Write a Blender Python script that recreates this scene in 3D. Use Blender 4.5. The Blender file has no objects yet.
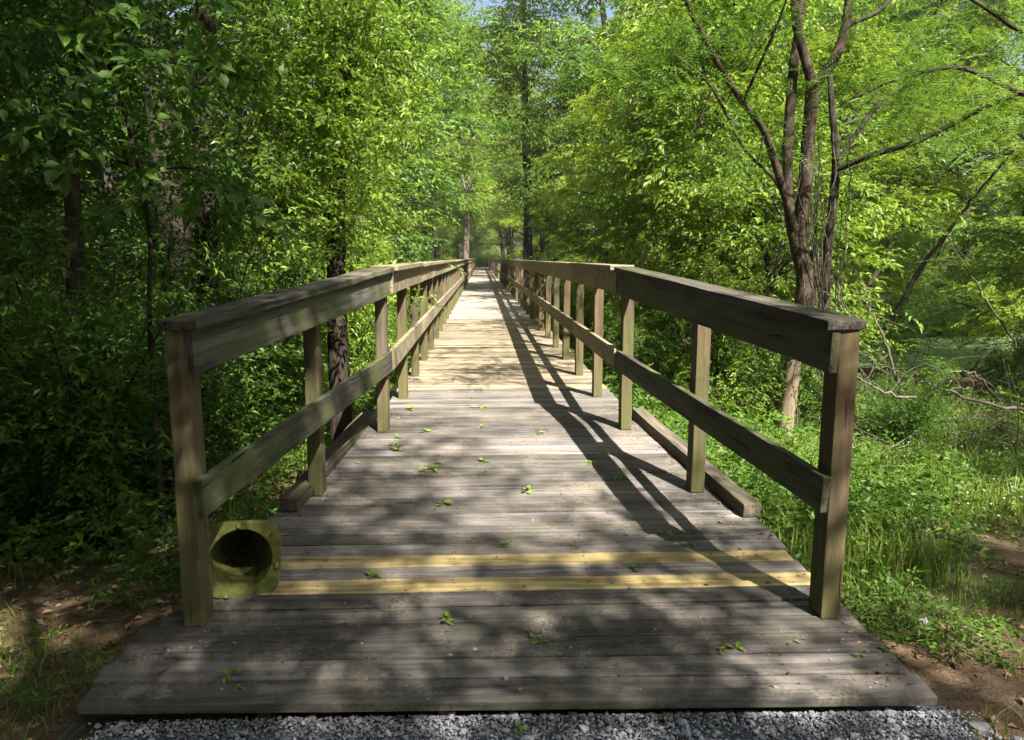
import bpy, bmesh, math, random
import numpy as np
from mathutils import Vector, Matrix

# ------------------------------------------------------------------ scene, camera, light
S = bpy.context.scene
COL = S.collection
R = math.radians
SUN_TO = Vector((0.40, -0.78, 1.0)).normalized()          # direction towards the sun

cam_d = bpy.data.cameras.new("camera")
cam_d.sensor_width = 36.0
cam_d.lens = 36.0 * 750 / 1024
cam_d.clip_start, cam_d.clip_end = 0.05, 2000
cam = bpy.data.objects.new("camera", cam_d)
COL.objects.link(cam)
cam.location = (-0.20, 0.0, 1.46)
cam.rotation_euler = (R(90 - 8.493), 0, R(-2.341))
S.camera = cam

W = bpy.data.worlds.new("World")
S.world = W
W.use_nodes = True
wn = W.node_tree.nodes
wn.clear()
sky = wn.new("ShaderNodeTexSky")
sky.sky_type = 'NISHITA'
sky.sun_disc = False
sky.sun_elevation = math.asin(SUN_TO.z)
sky.sun_rotation = math.atan2(SUN_TO.x, SUN_TO.y)
sky.dust_density = 4.0
sky.air_density = 0.9
bg = wn.new("ShaderNodeBackground")
bg.inputs[1].default_value = 0.05
wo = wn.new("ShaderNodeOutputWorld")
W.node_tree.links.new(sky.outputs[0], bg.inputs[0])
W.node_tree.links.new(bg.outputs[0], wo.inputs[0])

sun_d = bpy.data.lights.new("sun", 'SUN')
sun_d.energy = 5.0
sun_d.angle = R(0.5)
sun_d.color = (1.0, 0.94, 0.84)
sun = bpy.data.objects.new("sun", sun_d)
COL.objects.link(sun)
sun.rotation_euler = SUN_TO.to_track_quat('Z', 'Y').to_euler()

S.view_settings.view_transform = 'Standard'
S.view_settings.look = 'None'
S.view_settings.gamma = 1
S.view_settings.exposure = 2.3
S.render.engine = 'CYCLES'
S.cycles.use_denoising = True
S.cycles.denoising_prefilter = 'NONE'
S.cycles.max_bounces = 6
S.cycles.diffuse_bounces = 2
S.cycles.glossy_bounces = 2
S.cycles.transmission_bounces = 4
S.cycles.use_adaptive_sampling = True
S.cycles.adaptive_threshold = 0.02

# ------------------------------------------------------------------ helpers: objects
def tag(o, label=None, cat=None, group=None, kind=None):
    if label: o['label'] = label
    if cat: o['category'] = cat
    if group: o['group'] = group
    if kind: o['kind'] = kind
    return o

def empty(name, loc=(0, 0, 0), rz=0.0, parent=None):
    o = bpy.data.objects.new(name, None)
    COL.objects.link(o)
    o.location = loc
    o.rotation_euler = (0, 0, rz)
    o.empty_display_size = 0.1
    if parent: o.parent = parent
    return o

def link(name, me, parent=None, loc=None, rot=None):
    o = bpy.data.objects.new(name, me)
    COL.objects.link(o)
    if parent: o.parent = parent
    if loc is not None: o.location = loc
    if rot is not None: o.rotation_euler = rot
    return o

def copy_tree(o, parent=None):
    c = o.copy()
    COL.objects.link(c)
    if parent: c.parent = parent
    for ch in list(o.children):
        copy_tree(ch, c)
    return c

def np_mesh(name, V, faces_by_n, mats, smooth=False, midx=None):
    """V (n,3); faces_by_n: list of int arrays (m,k)"""
    me = bpy.data.meshes.new(name)
    V = np.asarray(V, dtype=np.float32)
    faces_by_n = [np.asarray(f, dtype=np.int32) for f in faces_by_n if len(f)]
    nl = sum(f.size for f in faces_by_n)
    npoly = sum(len(f) for f in faces_by_n)
    me.vertices.add(len(V))
    me.vertices.foreach_set("co", V.ravel())
    me.loops.add(nl)
    me.loops.foreach_set("vertex_index", np.concatenate([f.ravel() for f in faces_by_n]))
    me.polygons.add(npoly)
    tot = np.concatenate([np.full(len(f), f.shape[1], np.int32) for f in faces_by_n])
    st = np.concatenate([[0], np.cumsum(tot)[:-1]]).astype(np.int32)
    me.polygons.foreach_set("loop_start", st)
    me.polygons.foreach_set("loop_total", tot)
    me.polygons.foreach_set("use_smooth", np.full(npoly, smooth, dtype=bool))
    if midx is not None:
        me.polygons.foreach_set("material_index", np.asarray(midx, np.int32))
    me.update(calc_edges=True)
    for m in (mats if isinstance(mats, (list, tuple)) else [mats]):
        me.materials.append(m)
    return me

# ------------------------------------------------------------------ helpers: materials
class NT:
    def __init__(self, name):
        self.m = bpy.data.materials.new(name)
        self.m.use_nodes = True
        self.t = self.m.node_tree
        self.t.nodes.clear()
        self.out = self.n("ShaderNodeOutputMaterial")
    def n(self, kind, **kw):
        x = self.t.nodes.new(kind)
        for k, v in kw.items():
            setattr(x, k, v)
        return x
    def l(self, a, b):
        self.t.links.new(a, b)
    def noise(self, vec, scale, detail=4, rough=0.55, dist=0.0):
        x = self.n("ShaderNodeTexNoise")
        x.inputs["Scale"].default_value = scale
        x.inputs["Detail"].default_value = detail
        x.inputs["Roughness"].default_value = rough
        x.inputs["Distortion"].default_value = dist
        if vec is not None: self.l(vec, x.inputs["Vector"])
        return x.outputs["Fac"]
    def ramp(self, fac, stops):
        x = self.n("ShaderNodeValToRGB")
        e = x.color_ramp.elements
        while len(e) < len(stops): e.new(0.5)
        for i, (p, c) in enumerate(stops):
            e[i].position = p
            e[i].color = (*c, 1) if len(c) == 3 else c
        self.l(fac, x.inputs[0])
        return x.outputs[0]
    def mrange(self, v, a, b, c=0.0, d=1.0):
        x = self.n("ShaderNodeMapRange")
        x.inputs[1].default_value, x.inputs[2].default_value = a, b
        x.inputs[3].default_value, x.inputs[4].default_value = c, d
        self.l(v, x.inputs[0])
        return x.outputs[0]
    def math(self, op, a, b=None):
        x = self.n("ShaderNodeMath", operation=op)
        for i, v in enumerate((a, b)):
            if v is None: continue
            if isinstance(v, (int, float)): x.inputs[i].default_value = v
            else: self.l(v, x.inputs[i])
        return x.outputs[0]
    def mix(self, fac, a, b, blend='MIX'):
        x = self.n("ShaderNodeMix", data_type='RGBA', blend_type=blend)
        for s, v in ((x.inputs[0], fac), (x.inputs[6], a), (x.inputs[7], b)):
            if isinstance(v, (int, float)): s.default_value = v
            elif isinstance(v, tuple): s.default_value = (*v, 1) if len(v) == 3 else v
            else: self.l(v, s)
        return x.outputs[2]
    def vmul(self, v, xyz):
        x = self.n("ShaderNodeVectorMath", operation='MULTIPLY')
        self.l(v, x.inputs[0])
        x.inputs[1].default_value = xyz
        return x.outputs[0]
    def vadd(self, a, b):
        x = self.n("ShaderNodeVectorMath", operation='ADD')
        self.l(a, x.inputs[0]); self.l(b, x.inputs[1])
        return x.outputs[0]
    def bump(self, h, strength, dist=0.01):
        x = self.n("ShaderNodeBump")
        x.inputs["Strength"].default_value = strength
        x.inputs["Distance"].default_value = dist
        self.l(h, x.inputs["Height"])
        return x.outputs[0]
    def principled(self, col, rough=0.8, spec=0.3, normal=None):
        x = self.n("ShaderNodeBsdfPrincipled")
        if isinstance(col, tuple): x.inputs["Base Color"].default_value = (*col, 1)
        else: self.l(col, x.inputs["Base Color"])
        if isinstance(rough, (int, float)): x.inputs["Roughness"].default_value = rough
        else: self.l(rough, x.inputs["Roughness"])
        x.inputs["Specular IOR Level"].default_value = spec
        if normal is not None: self.l(normal, x.inputs["Normal"])
        self.l(x.outputs[0], self.out.inputs[0])
        return x

def wood(name, dark, light, basemoss=0.0, moss=0.0, mosscol=(0.10, 0.12, 0.035), red=0.0, var=0.35, blotch=0.5, dirt=0.0, crack=0.6, streak=1.0):
    t = NT(name)
    co = t.n("ShaderNodeTexCoord").outputs["Object"]
    geo = t.n("ShaderNodeNewGeometry").outputs["Random Per Island"]
    obi = t.n("ShaderNodeObjectInfo").outputs["Random"]
    rnd = t.math('FRACT', t.math('ADD', geo, t.math('MULTIPLY', obi, 7.31)))
    cmb = t.n("ShaderNodeCombineXYZ")
    for i, k in enumerate((53.0, 17.0, 29.0)):
        t.l(t.math('MULTIPLY', rnd, k), cmb.inputs[i])
    p = t.vadd(co, cmb.outputs[0])
    # wavy grain
    warp = t.noise(t.vmul(p, (0.7, 2.5, 2.5)), 1.0, 2)
    wv = t.n("ShaderNodeCombineXYZ")
    t.l(t.math('MULTIPLY', t.math('SUBTRACT', warp, 0.5), 0.12), wv.inputs[1])
    t.l(t.math('MULTIPLY', t.math('SUBTRACT', warp, 0.5), 0.12), wv.inputs[2])
    pw = t.vadd(p, wv.outputs[0])
    g1 = t.noise(t.vmul(pw, (0.9, 26, 26)), 1.0, 6, 0.65)
    g2 = t.noise(t.vmul(pw, (3.0, 110, 110)), 1.0, 3, 0.6)
    g = t.math('ADD', t.math('MULTIPLY', g1, 0.65), t.math('MULTIPLY', g2, 0.35))
    c = t.mix(t.mrange(g, 0.40, 0.60), dark, light)
    st = t.noise(t.vmul(pw, (0.45, 13, 13)), 1.0, 3, 0.55)
    c = t.mix(1.0, c, t.ramp(t.mrange(st, 0.34, 0.66), [(0.0, (1 - .38 * streak,) * 3), (0.5, (1, 1, 1)), (1.0, (1 + .22 * streak, 1 + .2 * streak, 1 + .18 * streak))]), 'MULTIPLY')
    # per-board brightness
    c = t.mix(1.0, c, t.ramp(rnd, [(0.0, (1 - var,) * 3), (1.0, (1 + var * 0.6,) * 3)]), 'MULTIPLY')
    # blotches of weathering
    b1 = t.noise(t.vmul(p, (1.3, 4.0, 4.0)), 1.6, 5, 0.65)
    c = t.mix(t.mrange(b1, 0.42, 0.68, 0.0, blotch), c, t.mix(1.0, c, (0.42, 0.40, 0.40), 'MULTIPLY'))
    if red > 0:
        r1 = t.noise(t.vmul(p, (1.0, 6.0, 6.0)), 1.1, 4)
        c = t.mix(t.mrange(r1, 0.4, 0.65, 0.0, red), c, (0.20, 0.105, 0.07))
    if basemoss > 0:
        sx = t.n("ShaderNodeSeparateXYZ"); t.l(co, sx.inputs[0])
        m2 = t.noise(t.vmul(p, (1.6, 5, 5)), 1.5, 5, 0.7)
        f2 = t.math('MULTIPLY', t.mrange(t.math('ADD', t.math('MULTIPLY', sx.outputs[0], -1.0), t.math('MULTIPLY', m2, 1.5)), -0.05, 0.75), basemoss)
        c = t.mix(f2, c, t.mix(g, tuple(k * 0.6 for k in mosscol), tuple(k * 1.3 for k in mosscol)))
    if moss > 0:
        m1 = t.noise(t.vmul(p, (1.0, 2.2, 2.2)), 1.7, 6, 0.7)
        c = t.mix(t.mrange(m1, 0.40, 0.62, 0.0, moss), c, t.mix(g, tuple(k * 0.55 for k in mosscol), tuple(k * 1.35 for k in mosscol)))
    if dirt > 0:
        d1 = t.noise(co, 2.3, 6, 0.7)
        d2 = t.noise(co, 60, 2, 0.5)
        c = t.mix(t.math('MULTIPLY', t.mrange(d1, 0.47, 0.66, 0, dirt), t.mrange(d2, 0.35, 0.6)), c, (0.20, 0.17, 0.135))
    # drying cracks
    k1 = t.noise(t.vmul(pw, (1.1, 38, 38)), 1.0, 2, 0.5)
    kk = t.math('MULTIPLY', t.mrange(k1, 0.685, 0.72), crack)
    c = t.mix(kk, c, (0.012, 0.010, 0.008))
    h = t.math('SUBTRACT', g, t.math('MULTIPLY', kk, 0.8))
    t.principled(c, t.mrange(g, 0.3, 0.7, 0.75, 0.9), 0.25, t.bump(h, 0.8, 0.008))
    return t.m

def leaf_mat(name, cols, trans, tfac=0.45, rough=0.5, spec=0.3, obj_var=0.25):
    t = NT(name)
    geo = t.n("ShaderNodeNewGeometry").outputs["Random Per Island"]
    obi = t.n("ShaderNodeObjectInfo").outputs["Random"]
    co = t.n("ShaderNodeTexCoord").outputs["Object"]
    nz = t.noise(co, 0.9, 3)
    f = t.math('ADD', t.math('MULTIPLY', geo, 0.6), t.mrange(nz, 0.3, 0.7, 0.0, 0.4))
    c = t.ramp(f, [(i / (len(cols) - 1), k) for i, k in enumerate(cols)])
    vv = t.ramp(obi, [(0, (1 - obj_var, 1 - obj_var * 0.8, 1 - obj_var)), (1, (1 + obj_var, 1 + obj_var * 0.6, 1 + obj_var * 0.3))])
    c = t.mix(1.0, c, vv, 'MULTIPLY')
    p = t.principled(c, rough, spec)
    tr = t.n("ShaderNodeBsdfTranslucent")
    t.l(t.mix(1.0, c, trans, 'MULTIPLY'), tr.inputs[0])
    mx = t.n("ShaderNodeMixShader")
    mx.inputs[0].default_value = tfac
    t.l(p.outputs[0], mx.inputs[1]); t.l(tr.outputs[0], mx.inputs[2])
    t.l(mx.outputs[0], t.out.inputs[0])
    return t.m

def bark_mat(name, dark, light, scale=9.0, patch=None, base=None):
    t = NT(name)
    co = t.n("ShaderNodeTexCoord").outputs["Object"]
    p = t.vmul(co, (1.0, 1.0, 0.22))
    a = t.noise(p, scale * 2.2, 6, 0.7, 0.4)
    b = t.noise(co, scale * 0.25, 4, 0.6)
    c = t.mix(t.mrange(a, 0.35, 0.65), dark, light)
    if patch:
        c = t.mix(t.mrange(b, 0.48, 0.62, 0, 0.75), c, patch)
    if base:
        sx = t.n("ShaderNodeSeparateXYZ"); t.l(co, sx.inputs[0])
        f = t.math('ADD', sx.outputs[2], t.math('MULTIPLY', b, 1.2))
        c = t.mix(t.mrange(f, 0.9, 3.0, 0.8, 0.0), c, t.mix(t.mrange(a, 0.3, 0.7), tuple(k * .6 for k in base), base))  # lower trunk paler: tan bark plus sunlight put into the colour
    t.principled(c, 0.9, 0.15, t.bump(a, 0.8, 0.02))
    return t.m

def plain(name, c1, c2, scale=20, rough=0.85, spec=0.25, bump=0.3):
    t = NT(name)
    co = t.n("ShaderNodeTexCoord").outputs["Object"]
    a = t.noise(co, scale, 6, 0.65)
    r = t.n("ShaderNodeNewGeometry").outputs["Random Per Island"]
    f = t.math('ADD', t.math('MULTIPLY', a, 0.6), t.math('MULTIPLY', r, 0.4))
    t.principled(t.mix(t.mrange(f, 0.25, 0.75), c1, c2), rough, spec, t.bump(a, bump, 0.01))
    return t.m

M = {}
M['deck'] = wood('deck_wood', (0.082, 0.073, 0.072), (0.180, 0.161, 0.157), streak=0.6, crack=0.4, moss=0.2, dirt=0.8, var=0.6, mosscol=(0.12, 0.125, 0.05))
M['deck_far'] = wood('pale_deck_wood', (0.165, 0.142, 0.125), (0.325, 0.287, 0.25), moss=0.0, var=0.35, dirt=0.3)  # paler wood tone for the far boards
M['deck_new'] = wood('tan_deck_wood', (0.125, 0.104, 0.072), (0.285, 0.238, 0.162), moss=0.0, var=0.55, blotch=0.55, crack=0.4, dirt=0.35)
M['board_new'] = wood('pale_board_wood', (0.28, 0.21, 0.09), (0.50, 0.39, 0.18), moss=0.2, mosscol=(0.16, 0.15, 0.06), var=0.12, blotch=0.5, crack=0.5, dirt=0.6)
M['rail'] = wood('rail_wood', (0.028, 0.027, 0.025), (0.100, 0.093, 0.080), blotch=0.7, moss=0.75, mosscol=(0.095, 0.11, 0.035), var=0.3, crack=1.0)
M['rail_far'] = wood('pale_rail_wood', (0.15, 0.12, 0.09), (0.33, 0.27, 0.20), moss=0.5, mosscol=(0.20, 0.19, 0.075), var=0.3)  # paler wood tone for the straight rails and caps
M['cap'] = wood('cap_wood', (0.026, 0.023, 0.021), (0.098, 0.085, 0.078), moss=0.3, mosscol=(0.13, 0.14, 0.04), var=0.35, blotch=0.8, crack=1.0)
M['post'] = wood('post_wood', (0.030, 0.025, 0.019), (0.100, 0.080, 0.057), basemoss=0.8, moss=0.75, mosscol=(0.085, 0.085, 0.030), red=0.5, var=0.4, blotch=0.8, crack=1.0)
M['kerb'] = wood('kerb_wood', (0.05, 0.040, 0.033), (0.145, 0.115, 0.095), moss=0.25, var=0.3)
M['under'] = wood('beam_wood', (0.06, 0.05, 0.04), (0.14, 0.12, 0.10), moss=0.3)

G_BRIGHT = [(0.050, 0.100, 0.012), (0.105, 0.185, 0.020), (0.150, 0.235, 0.032), (0.205, 0.285, 0.050)]
G_MID = [(0.028, 0.070, 0.010), (0.055, 0.120, 0.015), (0.085, 0.160, 0.022), (0.125, 0.200, 0.035)]
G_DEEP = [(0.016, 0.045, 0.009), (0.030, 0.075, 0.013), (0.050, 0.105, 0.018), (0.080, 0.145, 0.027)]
M['leaf_bright'] = leaf_mat('bright_leaf', G_BRIGHT, (1.7, 1.65, 1.15), 0.42)
G_BLUE = [(0.036, 0.085, 0.018), (0.075, 0.155, 0.030), (0.115, 0.205, 0.042), (0.165, 0.260, 0.060)]
G_YEL = [(0.065, 0.110, 0.010), (0.125, 0.195, 0.017), (0.180, 0.250, 0.026), (0.24, 0.30, 0.042)]
M['leaf_blue'] = leaf_mat('cool_leaf', G_BLUE, (1.6, 1.5, 0.8), 0.42, obj_var=.3)
M['leaf_yellow'] = leaf_mat('yellow_green_leaf', G_YEL, (1.7, 1.65, 1.15), 0.45, obj_var=.25)
M['leaf_mid'] = leaf_mat('mid_leaf', G_MID, (1.7, 1.65, 1.15), 0.40)
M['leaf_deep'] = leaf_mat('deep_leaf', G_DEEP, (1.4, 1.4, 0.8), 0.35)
M['grass'] = leaf_mat('grass_blade', [(0.06, 0.115, 0.018), (0.10, 0.175, 0.028), (0.155, 0.225, 0.045), (0.24, 0.25, 0.085)], (1.3, 1.3, 0.8), 0.35)
M['sprig'] = leaf_mat('fallen_leaf', [(0.09, 0.17, 0.02), (0.15, 0.25, 0.03), (0.19, 0.29, 0.05)], (1.2, 1.2, 0.8), 0.25)
M['bark'] = bark_mat('dark_bark', (0.012, 0.009, 0.007), (0.045, 0.036, 0.027))
M['bark_grey'] = bark_mat('grey_bark', (0.035, 0.031, 0.026), (0.115, 0.104, 0.090), 7)
M['bark_pale'] = bark_mat('smooth_tan_bark', (0.20, 0.155, 0.105), (0.34, 0.27, 0.19), 4)
M['bark_patch'] = bark_mat('flaky_bark', (0.014, 0.011, 0.008), (0.05, 0.038, 0.029), 8, patch=(0.10, 0.08, 0.062))
M['bark_fork'] = bark_mat('brown_bark', (0.020, 0.015, 0.011), (0.072, 0.053, 0.038), 8, base=(0.24, 0.19, 0.125))  # base tone is tan bark with its sunlight painted in
M['dead'] = bark_mat('dead_wood', (0.05, 0.041, 0.033), (0.145, 0.12, 0.098), 12)
M['stone'] = plain('stone', (0.09, 0.087, 0.09), (0.27, 0.262, 0.27), 30)
M['gravel'] = plain('gravel_stone', (0.13, 0.138, 0.158), (0.42, 0.435, 0.48), 40, bump=0.5)
M['flower'] = plain('white_petal', (0.6, 0.6, 0.55), (0.8, 0.8, 0.75), 30)
M['yellow'] = plain('yellow_leaf', (0.36, 0.30, 0.03), (0.5, 0.42, 0.05), 20)
M['litter'] = plain('dead_leaf', (0.08, 0.05, 0.03), (0.28, 0.19, 0.12), 20)

def ground_mat():
    t = NT('forest_ground')
    co = t.n("ShaderNodeTexCoord").outputs["Object"]
    a = t.noise(co, 0.55, 6, 0.65)
    b = t.noise(co, 9.0, 7, 0.7)
    d = t.noise(co, 70.0, 3, 0.6)
    dirt = t.mix(t.mrange(b, 0.3, 0.7), (0.075, 0.047, 0.028), (0.215, 0.145, 0.092))
    dirt = t.mix(t.mrange(d, 0.45, 0.62, 0, 0.6), dirt, (0.05, 0.036, 0.024))
    mossy = t.mix(t.mrange(b, 0.35, 0.65), (0.025, 0.042, 0.012), (0.075, 0.10, 0.028))
    c = t.mix(t.mrange(a, 0.47, 0.60, 0, 0.85), dirt, mossy)
    t.principled(c, 0.95, 0.1, t.bump(t.math('ADD', b, t.math('MULTIPLY', d, 0.4)), 0.9, 0.04))
    return t.m
M['ground'] = ground_mat()

def gravel_mat():
    t = NT('gravel_bed')
    co = t.n("ShaderNodeTexCoord").outputs["Object"]
    v = t.n("ShaderNodeTexVoronoi"); v.inputs["Scale"].default_value = 70
    t.l(co, v.inputs["Vector"])
    bw = t.n('ShaderNodeRGBToBW'); t.l(v.outputs['Color'], bw.inputs[0])
    c = t.mix(bw.outputs[0], (0.05, 0.052, 0.06), (0.24, 0.245, 0.265))
    t.principled(c, 0.9, 0.2, t.bump(v.outputs["Distance"], 1.0, 0.02))
    return t.m
M['gravel_bed'] = gravel_mat()

def water_mat():
    t = NT('creek_water')
    co = t.n("ShaderNodeTexCoord").outputs["Object"]
    n = t.noise(co, 3.0, 4)
    c = t.mix(t.mrange(t.noise(co, 0.4, 3), 0.35, 0.65), (0.075, 0.13, 0.045), (0.13, 0.20, 0.08))
    t.principled(c, 0.22, 0.3, t.bump(n, 0.02, 0.01))
    return t.m
M['water'] = water_mat()

def cone_mat():
    t = NT('mossy_plastic')
    co = t.n("ShaderNodeTexCoord").outputs["Object"]
    a = t.noise(co, 9, 6, 0.7)
    b = t.noise(co, 45, 4, 0.7)
    c = t.mix(t.mrange(a, 0.35, 0.65), (0.055, 0.068, 0.017), (0.165, 0.180, 0.042))
    c = t.mix(t.mrange(b, 0.52, 0.68, 0, 0.6), c, (0.09, 0.085, 0.035))
    d = t.noise(co, 5, 6, 0.75)
    c = t.mix(t.mrange(d, 0.5, 0.66, 0, 0.8), c, (0.05, 0.047, 0.022))
    t.principled(c, 0.85, 0.2, t.bump(b, 0.3, 0.004))
    return t.m
M['cone'] = cone_mat()

# ------------------------------------------------------------------ terrain
def sstep(a, b, x):
    t = np.clip((np.asarray(x, float) - a) / (b - a), 0, 1)
    return t * t * (3 - 2 * t)

_rs = np.random.RandomState(3)
_ph = _rs.uniform(0, 6.28, (8, 2)); _fr = _rs.uniform(0.25, 1.6, (8, 2)) * _rs.choice([-1, 1], (8, 2))
def wob(x, y):
    s = 0
    for i in range(8):
        s = s + np.sin(x * _fr[i, 0] + y * _fr[i, 1] + _ph[i, 0]) / 8
    return s

WATER_Z = -1.25
def gh(x, y):
    x = np.asarray(x, float); y = np.asarray(y, float)
    ax = np.abs(x)
    base = -0.345 - 0.60 * sstep(2.6, 9.5, y)
    side = np.where(x > 0, -0.035 * np.clip(x - 1.8, 0, 9), -0.10 * np.clip(-x - 1.9, 0, 5))
    z = base + side * (1 - 0.6 * sstep(3, 14, y))
    z = z + 0.10 * wob(x, y) * sstep(1.7, 3.5, ax)
    path = (1 - sstep(1.75, 2.3, ax)) * (1 - sstep(2.7, 3.6, y))
    z = z * (1 - path) + (-0.335) * path
    z = np.maximum(z, -1.10)
    # creek channel on the right
    cy = 21.8 + 1.2 * np.sin(x * 0.21)
    ch = (1 - sstep(3.2, 6.2, np.abs(y - cy))) * sstep(6.0, 8.8, x)
    z = z * (1 - ch) + (-2.0) * ch
    # far bank rises, woods floor far away rises a little
    z = z + 0.9 * sstep(28, 60, np.hypot(x, y)) * sstep(4, 14, ax)
    return z

def build_ground():
    n = 230
    u = np.linspace(-1, 1, n)
    g = np.sinh(u * 5.2) / np.sinh(5.2)
    xs = g * 420
    ys = g * 420 + 6
    X, Y = np.meshgrid(xs, ys)
    Z = gh(X, Y)
    V = np.stack([X, Y, Z], -1).reshape(-1, 3)
    i = np.arange(n * n).reshape(n, n)
    F = np.stack([i[:-1, :-1], i[:-1, 1:], i[1:, 1:], i[1:, :-1]], -1).reshape(-1, 4)
    o = link('ground', np_mesh('ground', V, [F], M['ground'], True))
    tag(o, kind='structure')
build_ground()

def sheet(name, pts, m):
    me = bpy.data.meshes.new(name)
    me.from_pydata(pts, [], [tuple(range(len(pts)))])
    me.materials.append(m)
    return tag(link(name, me), kind='structure')

sheet('creek_water', [(6.2, 14, WATER_Z), (60, 14, WATER_Z), (60, 30, WATER_Z), (6.2, 30, WATER_Z)], M['water'])

def build_path():
    xs = np.linspace(-1.66, 1.66, 12); ys = np.linspace(-12, 2.72, 40)
    X, Y = np.meshgrid(xs, ys)
    Z = np.full_like(X, -0.325)
    V = np.stack([X, Y, Z], -1).reshape(-1, 3)
    i = np.arange(V.shape[0]).reshape(40, 12)
    F = np.stack([i[:-1, :-1], i[:-1, 1:], i[1:, 1:], i[1:, :-1]], -1).reshape(-1, 4)
    tag(link('gravel_path', np_mesh('gravel_path', V, [F], M['gravel_bed'], True)), kind='structure')
build_path()

# ------------------------------------------------------------------ timber
def beam(L, w, h, bev=0.004, seg=6, jit=0.0015, seed=0, rag=0.0):
    """box of length L along local +X starting at 0, w across Y (centred), h along Z (0..h); bevelled, slightly irregular."""
    rs = random.Random(seed)
    bm = bmesh.new()
    xs = [L * i / seg for i in range(seg + 1)]
    rings = []
    for i, x in enumerate(xs):
        dy, dz = rs.uniform(-jit, jit), rs.uniform(-jit, jit)
        rx = rs.uniform(-rag, rag) if i in (0, seg) else 0
        rings.append([bm.verts.new((x + rx + rs.uniform(-rag, rag) * .3, y + dy, z + dz)) for y, z in ((-w / 2, 0), (w / 2, 0), (w / 2, h), (-w / 2, h))])
    for a, b in zip(rings, rings[1:]):
        for k in range(4):
            bm.faces.new((a[k], b[k], b[(k + 1) % 4], a[(k + 1) % 4]))
    bm.faces.new(rings[0]); bm.faces.new(rings[-1][::-1])
    bmesh.ops.recalc_face_normals(bm, faces=bm.faces)
    sharp = [e for e in bm.edges if len(e.link_faces) == 2 and e.link_faces[0].normal.angle(e.link_faces[1].normal, 0) > 0.8]
    bmesh.ops.bevel(bm, geom=sharp, offset=bev, segments=2, profile=0.6, affect='EDGES')
    return bm

def bm_obj(name, bm, m, parent=None, loc=(0, 0, 0), rot=(0, 0, 0)):
    me = bpy.data.meshes.new(name)
    bm.to_mesh(me); bm.free()
    me.materials.append(m)
    return link(name, me, parent, loc, rot)

def bm_join(dst, src, mat):
    me = bpy.data.meshes.new("tmp")
    src.transform(mat); src.to_mesh(me); src.free()
    dst.from_mesh(me); bpy.data.meshes.remove(me)

def along(p, q):
    """matrix taking local +X to the direction p->q with local Z as upright as possible, origin p"""
    p, q = Vector(p), Vector(q)
    x = (q - p).normalized()
    y = Vector((0, 0, 1)).cross(x).normalized()
    z = x.cross(y)
    m = Matrix((x, y, z)).transposed().to_4x4()
    m.translation = p
    return m, (q - p).length

def place(o, m):
    o.matrix_local = m

def deck_z(y):
    return float(np.interp(y, [2.5, 3.3, 4.93, 6.5, 400], [-0.235, -0.198, -0.118, 0.0, 0.0]))
def edge_r(y): return float(np.interp(y, [2.6, 3.3, 3.8, 4.42, 5.5, 6.5, 7.6], [1.61, 1.545, 1.51, 1.52, 1.40, 1.30, 1.22]))
def edge_l(y): return float(np.interp(y, [2.6, 3.34, 4.0, 4.8, 6.3, 7.6], [-1.765, -1.68, -1.60, -1.50, -1.32, -1.22]))
END_Y = 118.0

bridge = empty('footbridge', (0, 2.65, -0.3))
tag(bridge, 'long weathered wooden boardwalk with post and board railings running into the woods', 'boardwalk')
B_OFF = Vector((0, -2.65, 0.3))
def bpart(name, me_or_bm, m=None, loc=(0, 0, 0), rot=(0, 0, 0), parent=None):
    par = parent or bridge
    l = Vector(loc) + (B_OFF if par is bridge else Vector())
    if isinstance(me_or_bm, bmesh.types.BMesh):
        return bm_obj(name, me_or_bm, m, par, l, rot)
    return link(name, me_or_bm, par, l, rot)

def build_decks():
    rs = random.Random(11)
    y = 2.665
    near, newer, far = bmesh.new(), bmesh.new(), bmesh.new()
    k = 0
    pitch = 0.1475
    while y < END_Y:
        w = 0.138 + rs.uniform(-0.004, 0.004)
        if k == 0: w = 0.15
        gap = rs.choice([0.004, 0.006, 0.009, 0.013])
        yc = y + w / 2
        z = deck_z(yc) - 0.040 + rs.uniform(-0.0025, 0.0025)
        l, r = edge_l(yc), edge_r(yc)
        rag_l = 0.042 if yc < 3.6 else 0.012
        l += rs.uniform(-rag_l, rag_l); r += rs.uniform(-0.008, 0.010)
        slope = math.atan2(deck_z(yc + .05) - deck_z(yc - .05), .1)
        seg = 14 if yc < 7 else 4
        if yc > 30: seg = 1
        b = beam(r - l, w, 0.040, 0.0045 if yc < 14 else 0.003, seg, 0.0012, k, 0.006 if yc < 7 else 0.002)
        yaw = rs.uniform(-0.0012, 0.0012)
        if k < 5: l -= .03 * (1 - k / 5); r += .022 * (1 - k / 5)
        if k < 4: yaw += -0.024 * (1 - k / 4.0)
        mat = Matrix.Translation((l, yc + (0.04 * (1 - k / 4.0) if k < 4 else 0), z)) @ Matrix.Rotation(yaw, 4, 'Z') @ Matrix.Rotation(slope, 4, 'X')
        is_new = k in (6, 8)
        if is_new:
            o = bpart('replacement_board', b, M['board_new'])
            o.matrix_local = Matrix.Translation(B_OFF) @ mat
            o['label'] = 'pale yellow newer board nearest the front edge' if k == 6 else 'second pale yellow newer board, after one grey board'
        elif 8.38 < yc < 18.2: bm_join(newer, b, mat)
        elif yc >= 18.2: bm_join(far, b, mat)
        else: bm_join(near, b, mat)
        y += w + gap
        k += 1
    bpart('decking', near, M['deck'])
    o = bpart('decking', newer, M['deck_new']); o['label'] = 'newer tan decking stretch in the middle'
    o = bpart('decking', far, M['deck_far']); o['label'] = 'pale far decking'
build_decks()

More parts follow.
